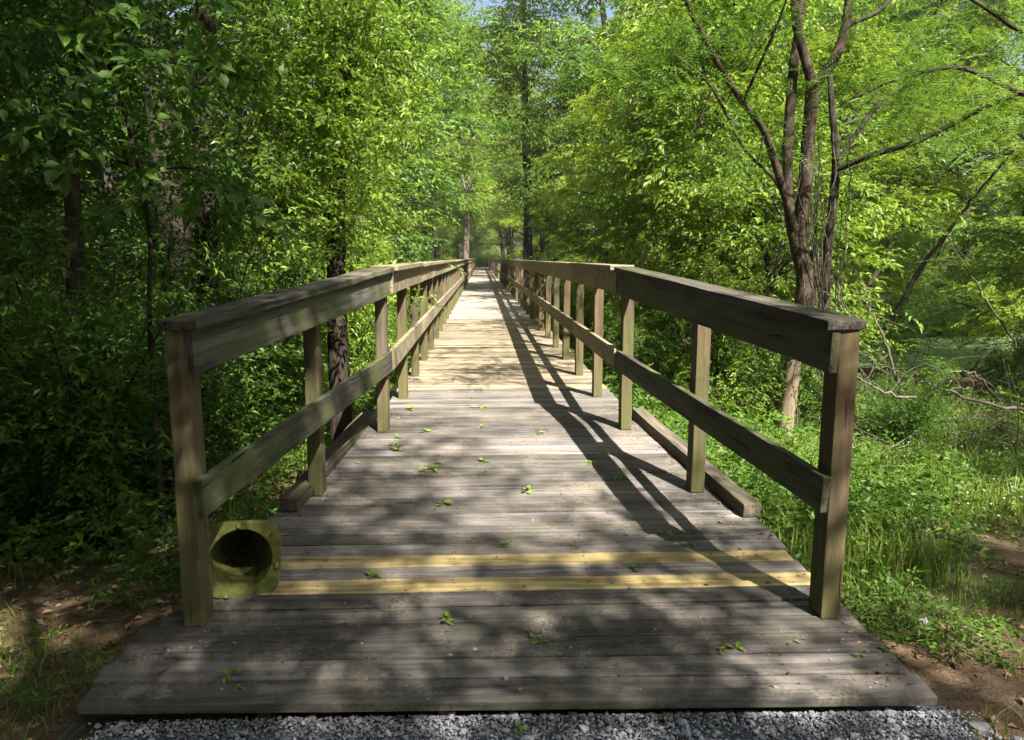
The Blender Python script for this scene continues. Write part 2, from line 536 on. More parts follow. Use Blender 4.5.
def build_nails():
    rs = np.random.RandomState(61)
    V, F, o = [], [], 0
    y = 2.70
    a = np.linspace(0, 2 * np.pi, 6, endpoint=False)
    while y < 9.5:
        for x in (-1.05, -0.35, 0.35, 1.05):
            for dy in (0.03, 0.10):
                px, py = x + rs.normal(0, .008), y + dy + rs.normal(0, .008)
                V.append(np.stack([px + .0055 * np.cos(a), py + .0055 * np.sin(a), np.full(6, deck_z(py) + .0045)], -1))
                F.append(np.arange(6) + o); o += 6
        y += 0.1475
    me = np_mesh('nail_head', np.vstack(V), [np.array(F)], M['rust'])
    bpart('nail_head', me, None)['kind'] = 'stuff'
M['rust'] = plain('rusty_iron', (0.02, 0.014, 0.011), (0.06, 0.04, 0.03), 80)
build_nails()

# stringers below and piles
def build_under():
    bm = bmesh.new()
    for x in (-1.05, -0.35, 0.35, 1.05):
        y0 = 2.72
        for y1 in (4.93, 6.5, 40, 80, END_Y):
            m, L = along((x, y0, deck_z(y0) - 0.2), (x, y1, deck_z(y1) - 0.2))
            bm_join(bm, beam(L, 0.05, 0.155, 0.003, 1), m)
            y0 = y1
    bpart('joist', bm, M['under'])
    bm = bmesh.new()
    y = 7.2
    while y < END_Y:
        for x in (-1.0, 1.0):
            zb = float(gh(x, y)) - 0.3
            bm_join(bm, beam(0.0 - zb - 0.2, 0.15, 0.15, 0.004, 1), Matrix.Translation((x - 0.0, y, zb)) @ Matrix.Rotation(-math.pi / 2, 4, 'Y'))
        y += 2.98
    bpart('support_pile', bm, M['under'])['kind'] = 'stuff'
build_under()

POST_W, POST_D, POST_H = 0.092, 0.135, 1.355
def post_bm(h, seed):
    b = beam(h, POST_W, POST_D, 0.007, 7, 0.002, seed)     # X up after rotation: local Y -> world x, local Z -> world -y.. set below
    return b
# post local frame: X = up, Y = across (world X), Z = world Y
POST_ROT = Matrix(((0, 1, 0), (0, 0, 1), (1, 0, 0))).to_4x4()

post_meshes = []
for s in range(4):
    b = post_bm(POST_H, 100 + s)
    bmesh.ops.translate(b, vec=(0, 0, -POST_D / 2), verts=b.verts)
    me = bpy.data.meshes.new('post'); b.to_mesh(me); b.free()
    me.materials.append(M['post'])
    post_meshes.append(me)

def railing(side, label):
    """side -1 left, +1 right"""
    root = empty('railing', B_OFF, 0, bridge)
    root['label'] = label
    rs = random.Random(5 if side < 0 else 6)
    if side < 0: ramp = [(-1.512, 3.32), (-1.315, 4.96), (-1.045, 6.36)]
    else: ramp = [(1.412, 3.28), (1.262, 4.93), (1.045, 6.36)]
    pts = list(ramp)
    y = 6.36 + 1.49
    xs = side * 1.03
    while y < END_Y - 1:
        pts.append((xs, y)); y += 1.49
    def top(y_): return deck_z(y_) + POST_H
    farbm = bmesh.new()
    for i, (px, py) in enumerate(pts):
        m = Matrix.Translation((px, py, deck_z(py))) @ Matrix.Rotation(rs.uniform(-.006, .006), 4, 'Y') @ POST_ROT
        if i < 48:
            o = link('post', post_meshes[(i + (side > 0)) % 4], root)
            o.matrix_local = m
        else:
            bm_join(farbm, beam(POST_H, POST_W, POST_D, 0.004, 1), m @ Matrix.Translation((0, 0, -POST_D / 2)))
    o = bm_obj('post', farbm, M['post'], root); o['kind'] = 'stuff'
    # boards: ramp part then runs
    inn = POST_W / 2 + 0.0215
    def board(name, p, q, w, h, z0, mat, seed, off, bev=0.005, seg=10, jit=0.003):
        (px, py), (qx, qy) = p, q
        m, L = along((px - side * off, py, deck_z(py) + z0), (qx - side * off, qy, deck_z(qy) + z0))
        o = bm_obj(name, beam(L, w, h, bev, seg, jit, seed, 0.003), mat, root)
        o.matrix_local = m
        return o
    # near end overlaps the first post a little
    d = Vector((ramp[2][0] - ramp[0][0], ramp[2][1] - ramp[0][1])).normalized()
    def ext(p, e): return (p[0] + d.x * e, p[1] + d.y * e)
    # the ramp boards end against the straight boards at the third post
    knee = (ramp[2][0], ramp[2][1] + 0.01)
    n0 = ext(ramp[0], -0.064)
    zt = POST_H - 0.195
    # mid rails and top rails follow the posts (one board per ramp)
    def ramp_board(name, z0, h, w, off, mat, n0, seed):
        # deck slope changes a little at post two: follow the chord of the end posts
        return board(name, n0, knee, w, h, z0, mat, seed, off)
    ramp_board('top_rail', zt, 0.190, 0.042, inn, M['rail'], n0, 21 + side)
    ramp_board('middle_rail', 0.515, 0.172, 0.042, inn, M['rail'], ext(ramp[0], -0.06), 31 + side)
    ramp_board('cap_board', POST_H, 0.042, 0.185, 0.030, M['cap'], ext(ramp[0], -0.085), 41 + side)
    # straight runs
    def run(name, z0, h, w, off, mat, seed, y0, step):
        bm = bmesh.new(); y_ = y0; k = 0; first = True
        while y_ < END_Y - 2:
            y2 = min(y_ + step, END_Y - 1.2)
            m, L = along((xs - side * off, y_ + 0.002, z0 + rs.uniform(-.003, .003)), (xs - side * off, y2 - 0.002, z0 + rs.uniform(-.003, .003)))
            bm_join(bm, beam(L, w, h, 0.004, 3 if y_ < 30 else 1, 0.003, seed + k), m)
            y_ = y2; k += 1
        return bm_obj(name, bm, mat, root)
    ya = knee[1] + 0.004
    run('top_rail', zt + 0.002, 0.190, 0.042, inn, M['rail_far'], 51, ya, 2.98)
    run('middle_rail', 0.517, 0.172, 0.042, inn, M['rail_far'], 151, ya, 2.98)
    run('cap_board', POST_H + 0.003, 0.042, 0.205, 0.032, M['rail_far'], 251, ya - 0.10 + 0.11, 2.98)
    # kerb timber outside the posts
    ks = [(1.475, 4.42), (1.385, 5.40), (1.235, 6.75), (1.165, 8.0)] if side > 0 else [(-1.425, 4.62), (-1.36, 5.4), (-1.225, 6.75), (-1.165, 8.0)]
    kb = bmesh.new()
    m, L = along((ks[0][0], ks[0][1], deck_z(ks[0][1]) + 0.004), (ks[2][0], ks[2][1], deck_z(ks[2][1]) + 0.004))
    o = bpart('kerb_timber', beam(L, 0.115, 0.088, 0.008, 8, 0.004, 61), M['kerb'])
    o.matrix_local = Matrix.Translation(B_OFF) @ m
railing(-1, 'left railing of grey green boards')
railing(1, 'right railing with its dark inner face')

# ------------------------------------------------------------------ traffic cone on its side
def build_cone():
    root = empty('traffic_cone', (-1.392, 3.53, -0.188))
    tag(root, 'mossy yellow green traffic cone lying on its side behind the left end post', 'traffic cone')
    # local: base plane in XZ, axis +Y; tilt so that the tip comes down
    piv = Matrix.Rotation(R(17), 4, 'Z') @ Matrix.Rotation(R(-9), 4, 'X') @ Matrix.Rotation(R(4), 4, 'Y')
    half, rc, rh, n = 0.188, 0.075, 0.148, 64
    cz = half - 0.003
    bm = bmesh.new()
    def outer(a, s=half):
        # rounded square
        c, s_ = math.cos(a), math.sin(a)
        k = 4.6
        r = s / ((abs(c) ** k + abs(s_) ** k) ** (1 / k))
        return r * c, r * s_
    rings = []
    for (fo, y) in (('h', 0.0), ('m', 0.0), ('o', 0.003), ('o2', 0.010), ('o2', 0.022), ('o', 0.030), ('b', 0.030)):
        ring = []
        for i in range(n):
            a = 2 * math.pi * i / n
            if fo == 'h': x, z = rh * math.cos(a), rh * math.sin(a)
            elif fo == 'b': x, z = (rh + 0.012) * math.cos(a), (rh + 0.012) * math.sin(a)
            elif fo == 'm':
                ox, oz = outer(a, half - 0.012); x, z = ox, oz
            elif fo == 'o': x, z = outer(a, half - 0.003)
            else: x, z = outer(a)
            ring.append(bm.verts.new((x, y, z + cz)))
        rings.append(ring)
    for a, b in zip(rings, rings[1:]):
        for i in range(n):
            bm.faces.new((a[i], a[(i + 1) % n], b[(i + 1) % n], b[i]))
    bmesh.ops.recalc_face_normals(bm, faces=bm.faces)
    for f in bm.faces: f.smooth = False
    o = bm_obj('base', bm, M['cone'], root); o.matrix_local = piv
    # cone shell, inside and outside walls
    bm = bmesh.new()
    prof = [(0.148, 0.0), (0.144, 0.02), (0.130, 0.16), (0.100, 0.34), (0.070, 0.50), (0.038, 0.68), (0.028, 0.74), (0.003, 0.742)]
    prof = prof + [(r_ + 0.006, y_) for r_, y_ in reversed(prof)]
    prof[-1] = (0.158, 0.028)
    rings = [[bm.verts.new((r_ * math.cos(2 * math.pi * i / 40), y_, cz + r_ * math.sin(2 * math.pi * i / 40))) for i in range(40)] for r_, y_ in prof]
    for a, b in zip(rings, rings[1:]):
        for i in range(40):
            f = bm.faces.new((a[i], a[(i + 1) % 40], b[(i + 1) % 40], b[i])); f.smooth = True
    bmesh.ops.recalc_face_normals(bm, faces=bm.faces)
    o = bm_obj('body', bm, M['cone'], root); o.matrix_local = piv
    # moulded feet on the underside of the base
    fb = bmesh.new()
    bmesh.ops.create_cone(fb, cap_ends=True, segments=12, radius1=0.013, radius2=0.010, depth=0.03)
    bmesh.ops.rotate(fb, cent=(0, 0, 0), matrix=Matrix.Rotation(math.pi / 2, 3, 'X'), verts=fb.verts)
    fm = bpy.data.meshes.new('foot'); fb.to_mesh(fm); fb.free(); fm.materials.append(M['deadfoot'])
    for (x, z) in ((-0.015, 0.168), (0.148, 0.130), (0.167, -0.035), (0.085, -0.168), (-0.065, -0.169), (-0.15, 0.13)):
        o = link('foot', fm, root)
        o.matrix_local = piv @ Matrix.Translation((x, -0.012, cz + z))
    # long rib at the upper right corner
    m, L = along((0.115, -0.004, cz + 0.100), (0.165, -0.004, cz + 0.150))
    o = bm_obj('rib', beam(L, 0.012, 0.014, 0.003, 1), M['deadfoot'], root); o.matrix_local = piv @ m
M['deadfoot'] = plain('dirty_plastic', (0.08, 0.08, 0.035), (0.20, 0.19, 0.09), 40)
build_cone()

# ------------------------------------------------------------------ foliage machinery
def leaf_simple(L, w=0.42, fold=0.10, droop=0.12):
    V = np.array([(0, 0, 0), (0.42 * L, w * L / 2, fold * L), (L, 0, -droop * L), (0.42 * L, -w * L / 2, fold * L)], float)
    return V, np.array([(0, 1, 2), (0, 2, 3)])
def leaf_fine(L, w=0.46, fold=0.07, droop=0.15):
    V = np.array([(0, 0, 0), (.12 * L, 0, 0), (.33 * L, .40 * w * L, fold * L), (.55 * L, .5 * w * L, fold * L * .9), (.8 * L, .27 * w * L, -.02 * L),
                  (L, 0, -droop * L), (.8 * L, -.27 * w * L, -.02 * L), (.55 * L, -.5 * w * L, fold * L * .9), (.33 * L, -.40 * w * L, fold * L), (.5 * L, 0, 0.0)], float)
    F = np.array([(1, 2, 9), (2, 3, 9), (3, 4, 9), (4, 5, 9), (5, 6, 9), (6, 7, 9), (7, 8, 9), (8, 1, 9)])
    return V, F

def rot_zyx(yaw, pitch, roll):
    cy, sy, cp, sp, cr, sr = np.cos(yaw), np.sin(yaw), np.cos(pitch), np.sin(pitch), np.cos(roll), np.sin(roll)
    Rm = np.empty((len(yaw), 3, 3))
    Rm[:, 0, 0] = cy * cp; Rm[:, 0, 1] = cy * sp * sr - sy * cr; Rm[:, 0, 2] = cy * sp * cr + sy * sr
    Rm[:, 1, 0] = sy * cp; Rm[:, 1, 1] = sy * sp * sr + cy * cr; Rm[:, 1, 2] = sy * sp * cr - cy * sr
    Rm[:, 2, 0] = -sp; Rm[:, 2, 1] = cp * sr; Rm[:, 2, 2] = cp * cr
    return Rm

def scatter(V, F, Rm, T, s):
    n, k = len(T), len(V)
    P = np.einsum('nij,kj->nki', Rm, V) * s[:, None, None] + T[:, None, :]
    Fa = (F[None, :, :] + (np.arange(n) * k)[:, None, None]).reshape(-1, F.shape[1])
    return P.reshape(-1, 3), Fa

def spray_proto(rs, n=9, L=0.10, span=0.32, leaf=leaf_simple, ang=0.95, w=0.42):
    """leaves along a twig (alternating, flat), returns verts, faces"""
    lv, lf = leaf(L, w)
    m = n
    t = np.linspace(0.12, 1, m)
    side = np.where(np.arange(m) % 2 == 0, 1, -1)
    yaw = side * (ang - 0.35 * t) + rs.normal(0, .2, m)
    yaw[-1] = rs.normal(0, .2)
    Rm = rot_zyx(yaw, rs.normal(0.12, .28, m), rs.normal(0, .35, m))
    T = np.stack([t * span, rs.normal(0, .008, m), -0.06 * t ** 2 + rs.normal(0, .012, m)], -1)
    V, Fa = scatter(lv, lf, Rm, T, rs.uniform(.7, 1.15, m))
    tw = np.array([(0, -.003, 0), (0, .003, 0), (span, .001, -.06), (span, -.001, -.06)])
    Fq = np.array([(0, 1, 2), (0, 2, 3)]) + len(V)
    return np.vstack([V, tw]), np.vstack([Fa, Fq])

def pinnate_proto(rs, L=0.30, n=22, ll=0.055):
    """feathery compound leaf: two rows of leaflets"""
    lv, lf = leaf_simple(ll, 0.30, 0.02, 0.05)
    t = np.repeat(np.linspace(.12, 1, n // 2), 2)
    side = np.tile([1, -1], n // 2)
    yaw = side * (1.25 - .35 * t)
    Rm = rot_zyx(yaw, rs.normal(0.05, .1, len(t)), rs.normal(0, .15, len(t)))
    T = np.stack([t * L, np.zeros_like(t), -0.35 * L * t ** 2], -1)
    s = np.sin(np.pi * np.clip(t, .1, .93)) * .45 + .6
    V, Fa = scatter(lv, lf, Rm, T, s)
    return V, Fa

def multi_scatter(protos, rs, T, axis_yaw, pitch, roll, s):
    Vs, Fs, o = [], [], 0
    idx = rs.randint(0, len(protos), len(T))
    Rm = rot_zyx(axis_yaw, pitch, roll)
    for k, (V, F) in enumerate(protos):
        q = idx == k
        if not q.any(): continue
        v, f = scatter(V, F, Rm[q], T[q], s[q])
        Vs.append(v); Fs.append(f + o); o += len(v)
    return np.vstack(Vs), np.vstack(Fs)

def tube(pts, rad, n=7, jit=0.0, rs=None):
    pts = np.asarray(pts, float); rad = np.asarray(rad, float)
    d = np.gradient(pts, axis=0); d /= np.linalg.norm(d, axis=1)[:, None] + 1e-9
    ref = np.array([1.0, 0.13, 0.07]) if abs(d[0][2]) > .7 else np.array([0.05, 0.1, 1.0])
    a = np.cross(d, ref); a /= np.linalg.norm(a, axis=1)[:, None] + 1e-9
    b = np.cross(d, a)
    th = np.linspace(0, 2 * np.pi, n, endpoint=False)
    rr = rad[:, None] * np.ones(n)
    if jit and rs is not None:
        rr = rr * (1 + jit * rs.normal(0, 1, n)[None, :] + jit * .5 * rs.normal(0, 1, rr.shape))
    V = pts[:, None, :] + rr[..., None] * (np.cos(th)[None, :, None] * a[:, None, :] + np.sin(th)[None, :, None] * b[:, None, :])
    m = len(pts)
    i = np.arange(m * n).reshape(m, n)
    F = np.stack([i[:-1], np.roll(i[:-1], -1, 1), np.roll(i[1:], -1, 1), i[1:]], -1).reshape(-1, 4)
    V = V.reshape(-1, 3)
    # end cap as a fan point
    V = np.vstack([V, pts[-1] + d[-1] * rad[-1]])
    tip = len(V) - 1
    l = i[-1]
    C = np.stack([l, np.roll(l, -1), np.full(n, tip)], -1)
    return V, F, C

class Geo:
    def __init__(self): self.V, self.Q, self.T, self.o = [], [], [], 0
    def add(self, V, Q=None, T=None):
        self.V.append(V)
        if Q is not None and len(Q): self.Q.append(np.asarray(Q) + self.o)
        if T is not None and len(T): self.T.append(np.asarray(T) + self.o)
        self.o += len(V)
    def tube(self, pts, rad, n=7, jit=0.0, rs=None):
        self.add(*tube(pts, rad, n, jit, rs))
    def mesh(self, name, mats, smooth=True):
        fs = []
        if self.Q: fs.append(np.vstack(self.Q))
        if self.T: fs.append(np.vstack(self.T))
        return np_mesh(name, np.vstack(self.V), fs, mats, smooth)

def spline(pts, n):
    """Catmull-Rom through pts"""
    P = np.asarray(pts, float)
    P = np.vstack([2 * P[0] - P[1], P, 2 * P[-1] - P[-2]])
    m = len(P) - 3
    out = []
    for u in np.linspace(0, m - 1e-6, n):
        i = int(u); t = u - i
        p0, p1, p2, p3 = P[i:i + 4]
        out.append(.5 * ((2 * p1) + (p2 - p0) * t + (2 * p0 - 5 * p1 + 4 * p2 - p3) * t * t + (3 * p1 - p0 - 3 * p2 + p3) * t ** 3))
    return np.array(out)

def crown_sprays(rs, C, out, m, spread, flat, scale):
    """C (k,3) clump centres, out (k,) outward yaw; m sprays each"""
    k = len(C)
    T = np.repeat(C, m, 0) + rs.normal(0, 1, (k * m, 3)) * np.array([spread, spread, spread * flat])
    yaw = np.repeat(out, m) + rs.normal(0, 1.0, k * m)
    pitch = rs.normal(0.16, .27, k * m)
    roll = rs.normal(0, .30, k * m)
    return T, yaw, pitch, roll, rs.uniform(.7, 1.25, k * m) * scale

def gap_noise(P, seed):
    r_ = np.random.RandomState(seed + 500)
    s_ = 0
    for _ in range(7):
        w = r_.normal(0, 1, 3); w *= r_.uniform(1.6, 4.2) / np.linalg.norm(w); w[2] *= 1.5
        s_ = s_ + np.sin(P @ w + r_.uniform(0, 6.28))
    return s_ / 1.87

def gen_tree(seed, H, r0, cb, cr, nl, m, leafL, bend=0.4, spread=.42, flat=.5, shape='round', n_leaf=8, span=None, gap=-.35, w=.42):
    """returns (trunk geo, crown V,F) with base at the origin; cb = height of lowest limb, cr = crown radius"""
    rs = np.random.RandomState(seed)
    g = Geo()
    ax = spline([(0, 0, -.3), (rs.normal(0, bend * .3), rs.normal(0, bend * .3), H * .3), (rs.normal(0, bend * .7), rs.normal(0, bend * .7), H * .62), (rs.normal(0, bend), rs.normal(0, bend), H)], 22)
    tt = np.linspace(0, 1, 22)
    rad = r0 * (1 - .86 * tt) * (1 + .55 * np.exp(-tt * 22))
    g.tube(ax, rad, 10, .05, rs)
    C, O = [], []
    az0 = rs.uniform(0, 6.28)
    for i in range(nl):
        f = (i + rs.uniform(.1, .9)) / nl
        h = cb + (H - cb) * f ** 0.9 * .97
        u = np.clip((h + .3) / (H + .3), 0, 1)
        p0 = np.array([np.interp(u, tt, ax[:, j]) for j in range(3)])
        if shape == 'round': prof = math.sqrt(max(.08, 1 - (2 * f - .75) ** 2 * .62))
        elif shape == 'wide': prof = 1.0 - .45 * f
        else: prof = 1.05 - .8 * f
        L = cr * prof * rs.uniform(.7, 1.15)
        az = az0 + i * 2.399 + rs.normal(0, .3)
        el = rs.uniform(.05, .55) + .35 * f
        dirv = np.array([math.cos(az) * math.cos(el), math.sin(az) * math.cos(el), math.sin(el)])
        side = np.array([-math.sin(az), math.cos(az), 0])
        k = rs.normal(0, .18)
        pts = spline([p0, p0 + dirv * L * .4 + side * L * k * .5, p0 + dirv * L * .75 + side * L * k + np.array([0, 0, -.05 * L]), p0 + dirv * L + side * L * k * 1.1 + np.array([0, 0, -.16 * L])], 8)
        rl = max(.012, np.interp(u, tt, rad) * .42)
        g.tube(pts, np.linspace(rl, .008, 8), 5)
        nc = max(2, int(round(L / .55)))
        for t in np.linspace(.35, 1.0, nc):
            c = np.array([np.interp(t, np.linspace(0, 1, 8), pts[:, j]) for j in range(3)])
            C.append(c + rs.normal(0, .12, 3)); O.append(az)
        for q in range(2):
            t0 = rs.uniform(.35, .8)
            b0 = np.array([np.interp(t0, np.linspace(0, 1, 8), pts[:, j]) for j in range(3)])
            a2 = az + rs.choice([-1, 1]) * rs.uniform(.5, 1.1)
            L2 = L * rs.uniform(.3, .55)
            d2 = np.array([math.cos(a2), math.sin(a2), rs.uniform(-.1, .5)])
            p2 = np.array([b0, b0 + d2 * L2 * .5, b0 + d2 * L2 + np.array([0, 0, -.1 * L2])])
            g.tube(p2, np.linspace(rl * .45, .006, 3), 4)
            for t in (.5, 1.0):
                C.append(b0 + d2 * L2 * t + rs.normal(0, .1, 3)); O.append(a2)
    C = np.array(C); O = np.array(O)
    protos = [spray_proto(rs, n_leaf, leafL, span or leafL * 3.2, w=w) for _ in range(6)]
    T, yaw, pitch, roll, s = crown_sprays(rs, C, O, m, spread, flat, 1.0)
    k = gap_noise(T, seed) > gap
    V, F = multi_scatter(protos, rs, T[k], yaw[k], pitch[k], roll[k], s[k])
    return g, V, F

def gen_shrub(seed, H, rad, n_st, m, leafL, n_leaf=8, flat=.6, spread=.2):
    rs = np.random.RandomState(seed)
    g = Geo(); C, O = [], []
    for i in range(n_st):
        az = rs.uniform(0, 6.28); lean = rs.uniform(.15, 1.0) * rad
        hh = H * rs.uniform(.55, 1.05)
        p = spline([(0.05 * math.cos(az), 0.05 * math.sin(az), -.1), (lean * .3 * math.cos(az), lean * .3 * math.sin(az), hh * .5), (lean * math.cos(az + rs.normal(0, .3)), lean * math.sin(az), hh)], 7)
        g.tube(p, np.linspace(.014, .004, 7) * (H / 1.6) ** .5, 4)
        for t in np.linspace(.22, 1, max(3, int(hh / .24))):
            c = np.array([np.interp(t, np.linspace(0, 1, 7), p[:, j]) for j in range(3)])
            C.append(c + rs.normal(0, .07, 3)); O.append(az)
    C, O = np.array(C), np.array(O)
    protos = [spray_proto(rs, n_leaf, leafL, leafL * 3.2) for _ in range(5)]
    T, yaw, pitch, roll, s = crown_sprays(rs, C, O, m, spread, flat, 1.0)
    T[:, 2] = np.maximum(T[:, 2], .03)
    V, F = multi_scatter(protos, rs, T, yaw, pitch, roll, s)
    return g, V, F

PROTO = {}
def reg(key, gen, bark, leafm, crown='crown', stem='trunk'):
    g, V, F = gen
    PROTO[key] = (g.mesh(stem, bark), np_mesh(crown, V, [F], leafm), stem, crown)

def put(key, name, loc, rz, sc, label, cat, group=None, sz=None):
    tm, cm, st, cr = PROTO[key]
    o = empty(name, loc, rz)
    o.scale = (sc, sc, sz or sc)
    tag(o, label, cat, group)
    link(st, tm, o); link(cr, cm, o)
    return o

reg('tall_a', gen_tree(1, 15.5, .20, 3.2, 3.6, 36, 17, .165, .7, .36, .30), M['bark'], M['leaf_bright'])
reg('tall_b', gen_tree(2, 17.0, .24, 2.6, 3.9, 38, 19, .17, .9, .42, .32, n_leaf=7, w=.5), M['bark_grey'], M['leaf_blue'])
reg('tall_c', gen_tree(3, 14.0, .17, 2.0, 3.2, 34, 18, .13, .9, .34, .30, shape='cone', n_leaf=11, w=.30), M['bark'], M['leaf_yellow'])
reg('high', gen_tree(7, 17.5, .26, 7.5, 4.4, 36, 11, .16, .9, shape='round', gap=-.5), M['bark'], M['leaf_mid'])
reg('mid_a', gen_tree(4, 7.0, .07, .9, 2.3, 26, 14, .10, .6, .28, .28, n_leaf=13, w=.32), M['bark'], M['leaf_yellow'])
reg('mid_b', gen_tree(5, 8.5, .09, 1.2, 2.5, 28, 16, .14, .8, .30, .28, n_leaf=7, w=.5), M['bark'], M['leaf_bright'])
reg('mid_c', gen_tree(6, 5.5, .055, .6, 2.0, 24, 13, .13, .5, .28, .28, shape='wide'), M['bark_grey'], M['leaf_bright'])
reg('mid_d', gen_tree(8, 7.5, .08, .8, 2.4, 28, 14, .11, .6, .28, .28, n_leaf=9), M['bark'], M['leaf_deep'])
reg('shrub_a', gen_shrub(11, 1.5, .9, 16, 9, .055), M['bark'], M['leaf_deep'], 'foliage', 'stems')
reg('shrub_b', gen_shrub(12, 2.2, 1.1, 18, 9, .07), M['bark'], M['leaf_mid'], 'foliage', 'stems')
reg('shrub_c', gen_shrub(13, 1.1, .8, 14, 9, .05), M['bark'], M['leaf_bright'], 'foliage', 'stems')
reg('shrub_d', gen_shrub(14, 2.6, 1.2, 18, 10, .075), M['bark'], M['leaf_bright'], 'foliage', 'stems')

CAM = np.array([-0.20, 0, 1.46])
def at(px, py, Y):
    """world point seen at pixel (px,py) at distance Y along the bridge"""
    th, ps = R(8.493405), R(2.340949)
    f = np.array([math.sin(ps) * math.cos(th), math.cos(ps) * math.cos(th), -math.sin(th)])
    r = np.array([math.cos(ps), -math.sin(ps), 0]); u = np.cross(r, f)
    d = f + r * (px - 512) / 750 + u * (370 - py) / 750
    return CAM + d * Y / d[1]

def ground_at(x, y): return float(gh(x, y))

# ------------------------------------------------------------------ trees one can tell apart
def trunk_thing(name, label, pts_px, Y, r_px, bark, seed, extra=None, crown=None, cat='tree', to_ground=True, Ys=None):
    """trunk through pixel points at distance Y (or per point Ys); r_px = radii in pixels"""
    rs = np.random.RandomState(seed)
    Ys = Ys or [Y] * len(pts_px)
    P = [at(px, py, yy) for (px, py), yy in zip(pts_px, Ys)]
    rad = [r * yy / 750 for r, yy in zip(r_px, Ys)]
    if to_ground:
        b = P[0].copy(); b[2] = ground_at(b[0], b[1]) - .15
        if b[2] < P[0][2] - .2:
            b[0] -= (P[1][0] - P[0][0]) * .15
            P = [b] + P; rad = [rad[0] * 1.25] + rad
    base = P[0].copy(); base[2] = ground_at(base[0], base[1])
    o = empty(name, tuple(base))
    tag(o, label, cat)
    L = [p - base for p in P]
    n = 6 * len(L)
    S_ = spline(L, n)
    rr = np.interp(np.linspace(0, 1, n), np.linspace(0, 1, len(rad)), rad)
    g = Geo(); g.tube(S_, rr, 10, .06, rs)
    if extra:
        for pp, yy, rp in extra:
            Q = spline([at(px, py, y_) - base for (px, py), y_ in zip(pp, yy)], 5 * len(pp))
            R_ = np.interp(np.linspace(0, 1, len(Q)), np.linspace(0, 1, len(rp)), [r * y_ / 750 for r, y_ in zip(rp, yy)])
            g.tube(Q, R_, 7, .05, rs)
    link('trunk', g.mesh('trunk', bark), o)
    return o, base

def add_crown(o, base, centres, m, spread, flat, protos, mat, seed, name='crown', scale=1.0, avoid=None):
    rs = np.random.RandomState(seed)
    C = np.array(centres) - base
    out = rs.uniform(0, 6.28, len(C))
    T, yaw, pitch, roll, s = crown_sprays(rs, C, out, m, spread, flat, scale)
    if avoid is not None:
        k = avoid(T + base)
        T, yaw, pitch, roll, s = T[k], yaw[k], pitch[k], roll[k], s[k]
    V, F = multi_scatter(protos, rs, T, yaw, pitch, roll, s)
    return link(name, np_mesh(name, V, [F], mat), o)

_rs0 = np.random.RandomState(77)
PINN = [pinnate_proto(_rs0) for _ in range(5)]
SPR_S = [spray_proto(_rs0, 9, .085, .28) for _ in range(5)]
SPR_M = [spray_proto(_rs0, 9, .12, .38) for _ in range(5)]
SPR_F = [spray_proto(_rs0, 7, .115, .34, leaf_fine, w=.5) for _ in range(5)]
IVY = [spray_proto(_rs0, 7, .075, .2, w=.8) for _ in range(4)]

# forked tree by the right railing
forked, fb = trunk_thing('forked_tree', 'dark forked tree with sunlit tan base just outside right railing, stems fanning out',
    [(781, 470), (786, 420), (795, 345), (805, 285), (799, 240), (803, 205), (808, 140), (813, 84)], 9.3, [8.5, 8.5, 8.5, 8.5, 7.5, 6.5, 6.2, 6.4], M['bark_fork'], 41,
    extra=[([(813, 84), (803, 50), (796, 20), (792, -40)], [9.3] * 4, [5.4, 4.4, 4, 3.2]),
           ([(813, 86), (834, 60), (846, 25), (853, -40)], [9.3] * 4, [5.6, 4.8, 4.4, 3.6]),
           ([(801, 268), (790, 215), (788, 150), (793, 75), (800, 20), (808, -60)], [9.3, 9.3, 9.4, 9.5, 9.6, 9.8], [6.5, 5.5, 5.4, 5, 4.5, 3.6]),
           ([(797, 240), (783, 190), (764, 132), (742, 102), (717, 63), (690, 10), (672, -40)], [9.3, 9.1, 8.9, 8.6, 8.3, 8, 7.8], [4.6, 3.8, 3.3, 3.2, 2.8, 2.4, 2]),
           ([(742, 104), (757, 70), (776, 28), (790, -10)], [8.6, 8.4, 8.2, 8.1], [1.6, 1.5, 1.3, 1.0]),
           ([(790, 215), (775, 180), (745, 150), (712, 88), (676, 55)], [9.3, 9.2, 9.1, 9, 8.9], [2.0, 1.8, 1.6, 1.4, 1.1]),
           ([(712, 88), (700, 120), (688, 150)], [9, 9, 9], [1.2, 1.0, .7]),
           ([(764, 132), (758, 160), (744, 190)], [8.9, 8.9, 8.9], [1.4, 1.0, .7]),
           ([(846, 25), (880, 10), (905, -20)], [9.3] * 3, [2.4, 2, 1.5])])
# pale lower stem: tan bark with sunlight mixed into its colour
_b = forked.children[0]
# slim stems next to it
slim, sb = trunk_thing('slim_tree', 'slim dark tree right behind the forked tree with one long branch reaching right', 
    [(825, 330), (827, 260), (836, 168), (832, 110), (829, 60)], 10.6, [4.5, 4.2, 4, 3, 2], M['bark'], 42,
    extra=[([(836, 170), (872, 155), (915, 142), (960, 120), (990, 105), (1040, 86)], [10.5, 10.2, 9.9, 9.6, 9.3, 9], [2.6, 2.8, 2.6, 2.4, 2.2, 1.8]),
           ([(836, 165), (862, 125), (885, 98), (905, 84)], [10.6, 10.7, 10.8, 11], [2.2, 2.4, 2.4, 1.6])])
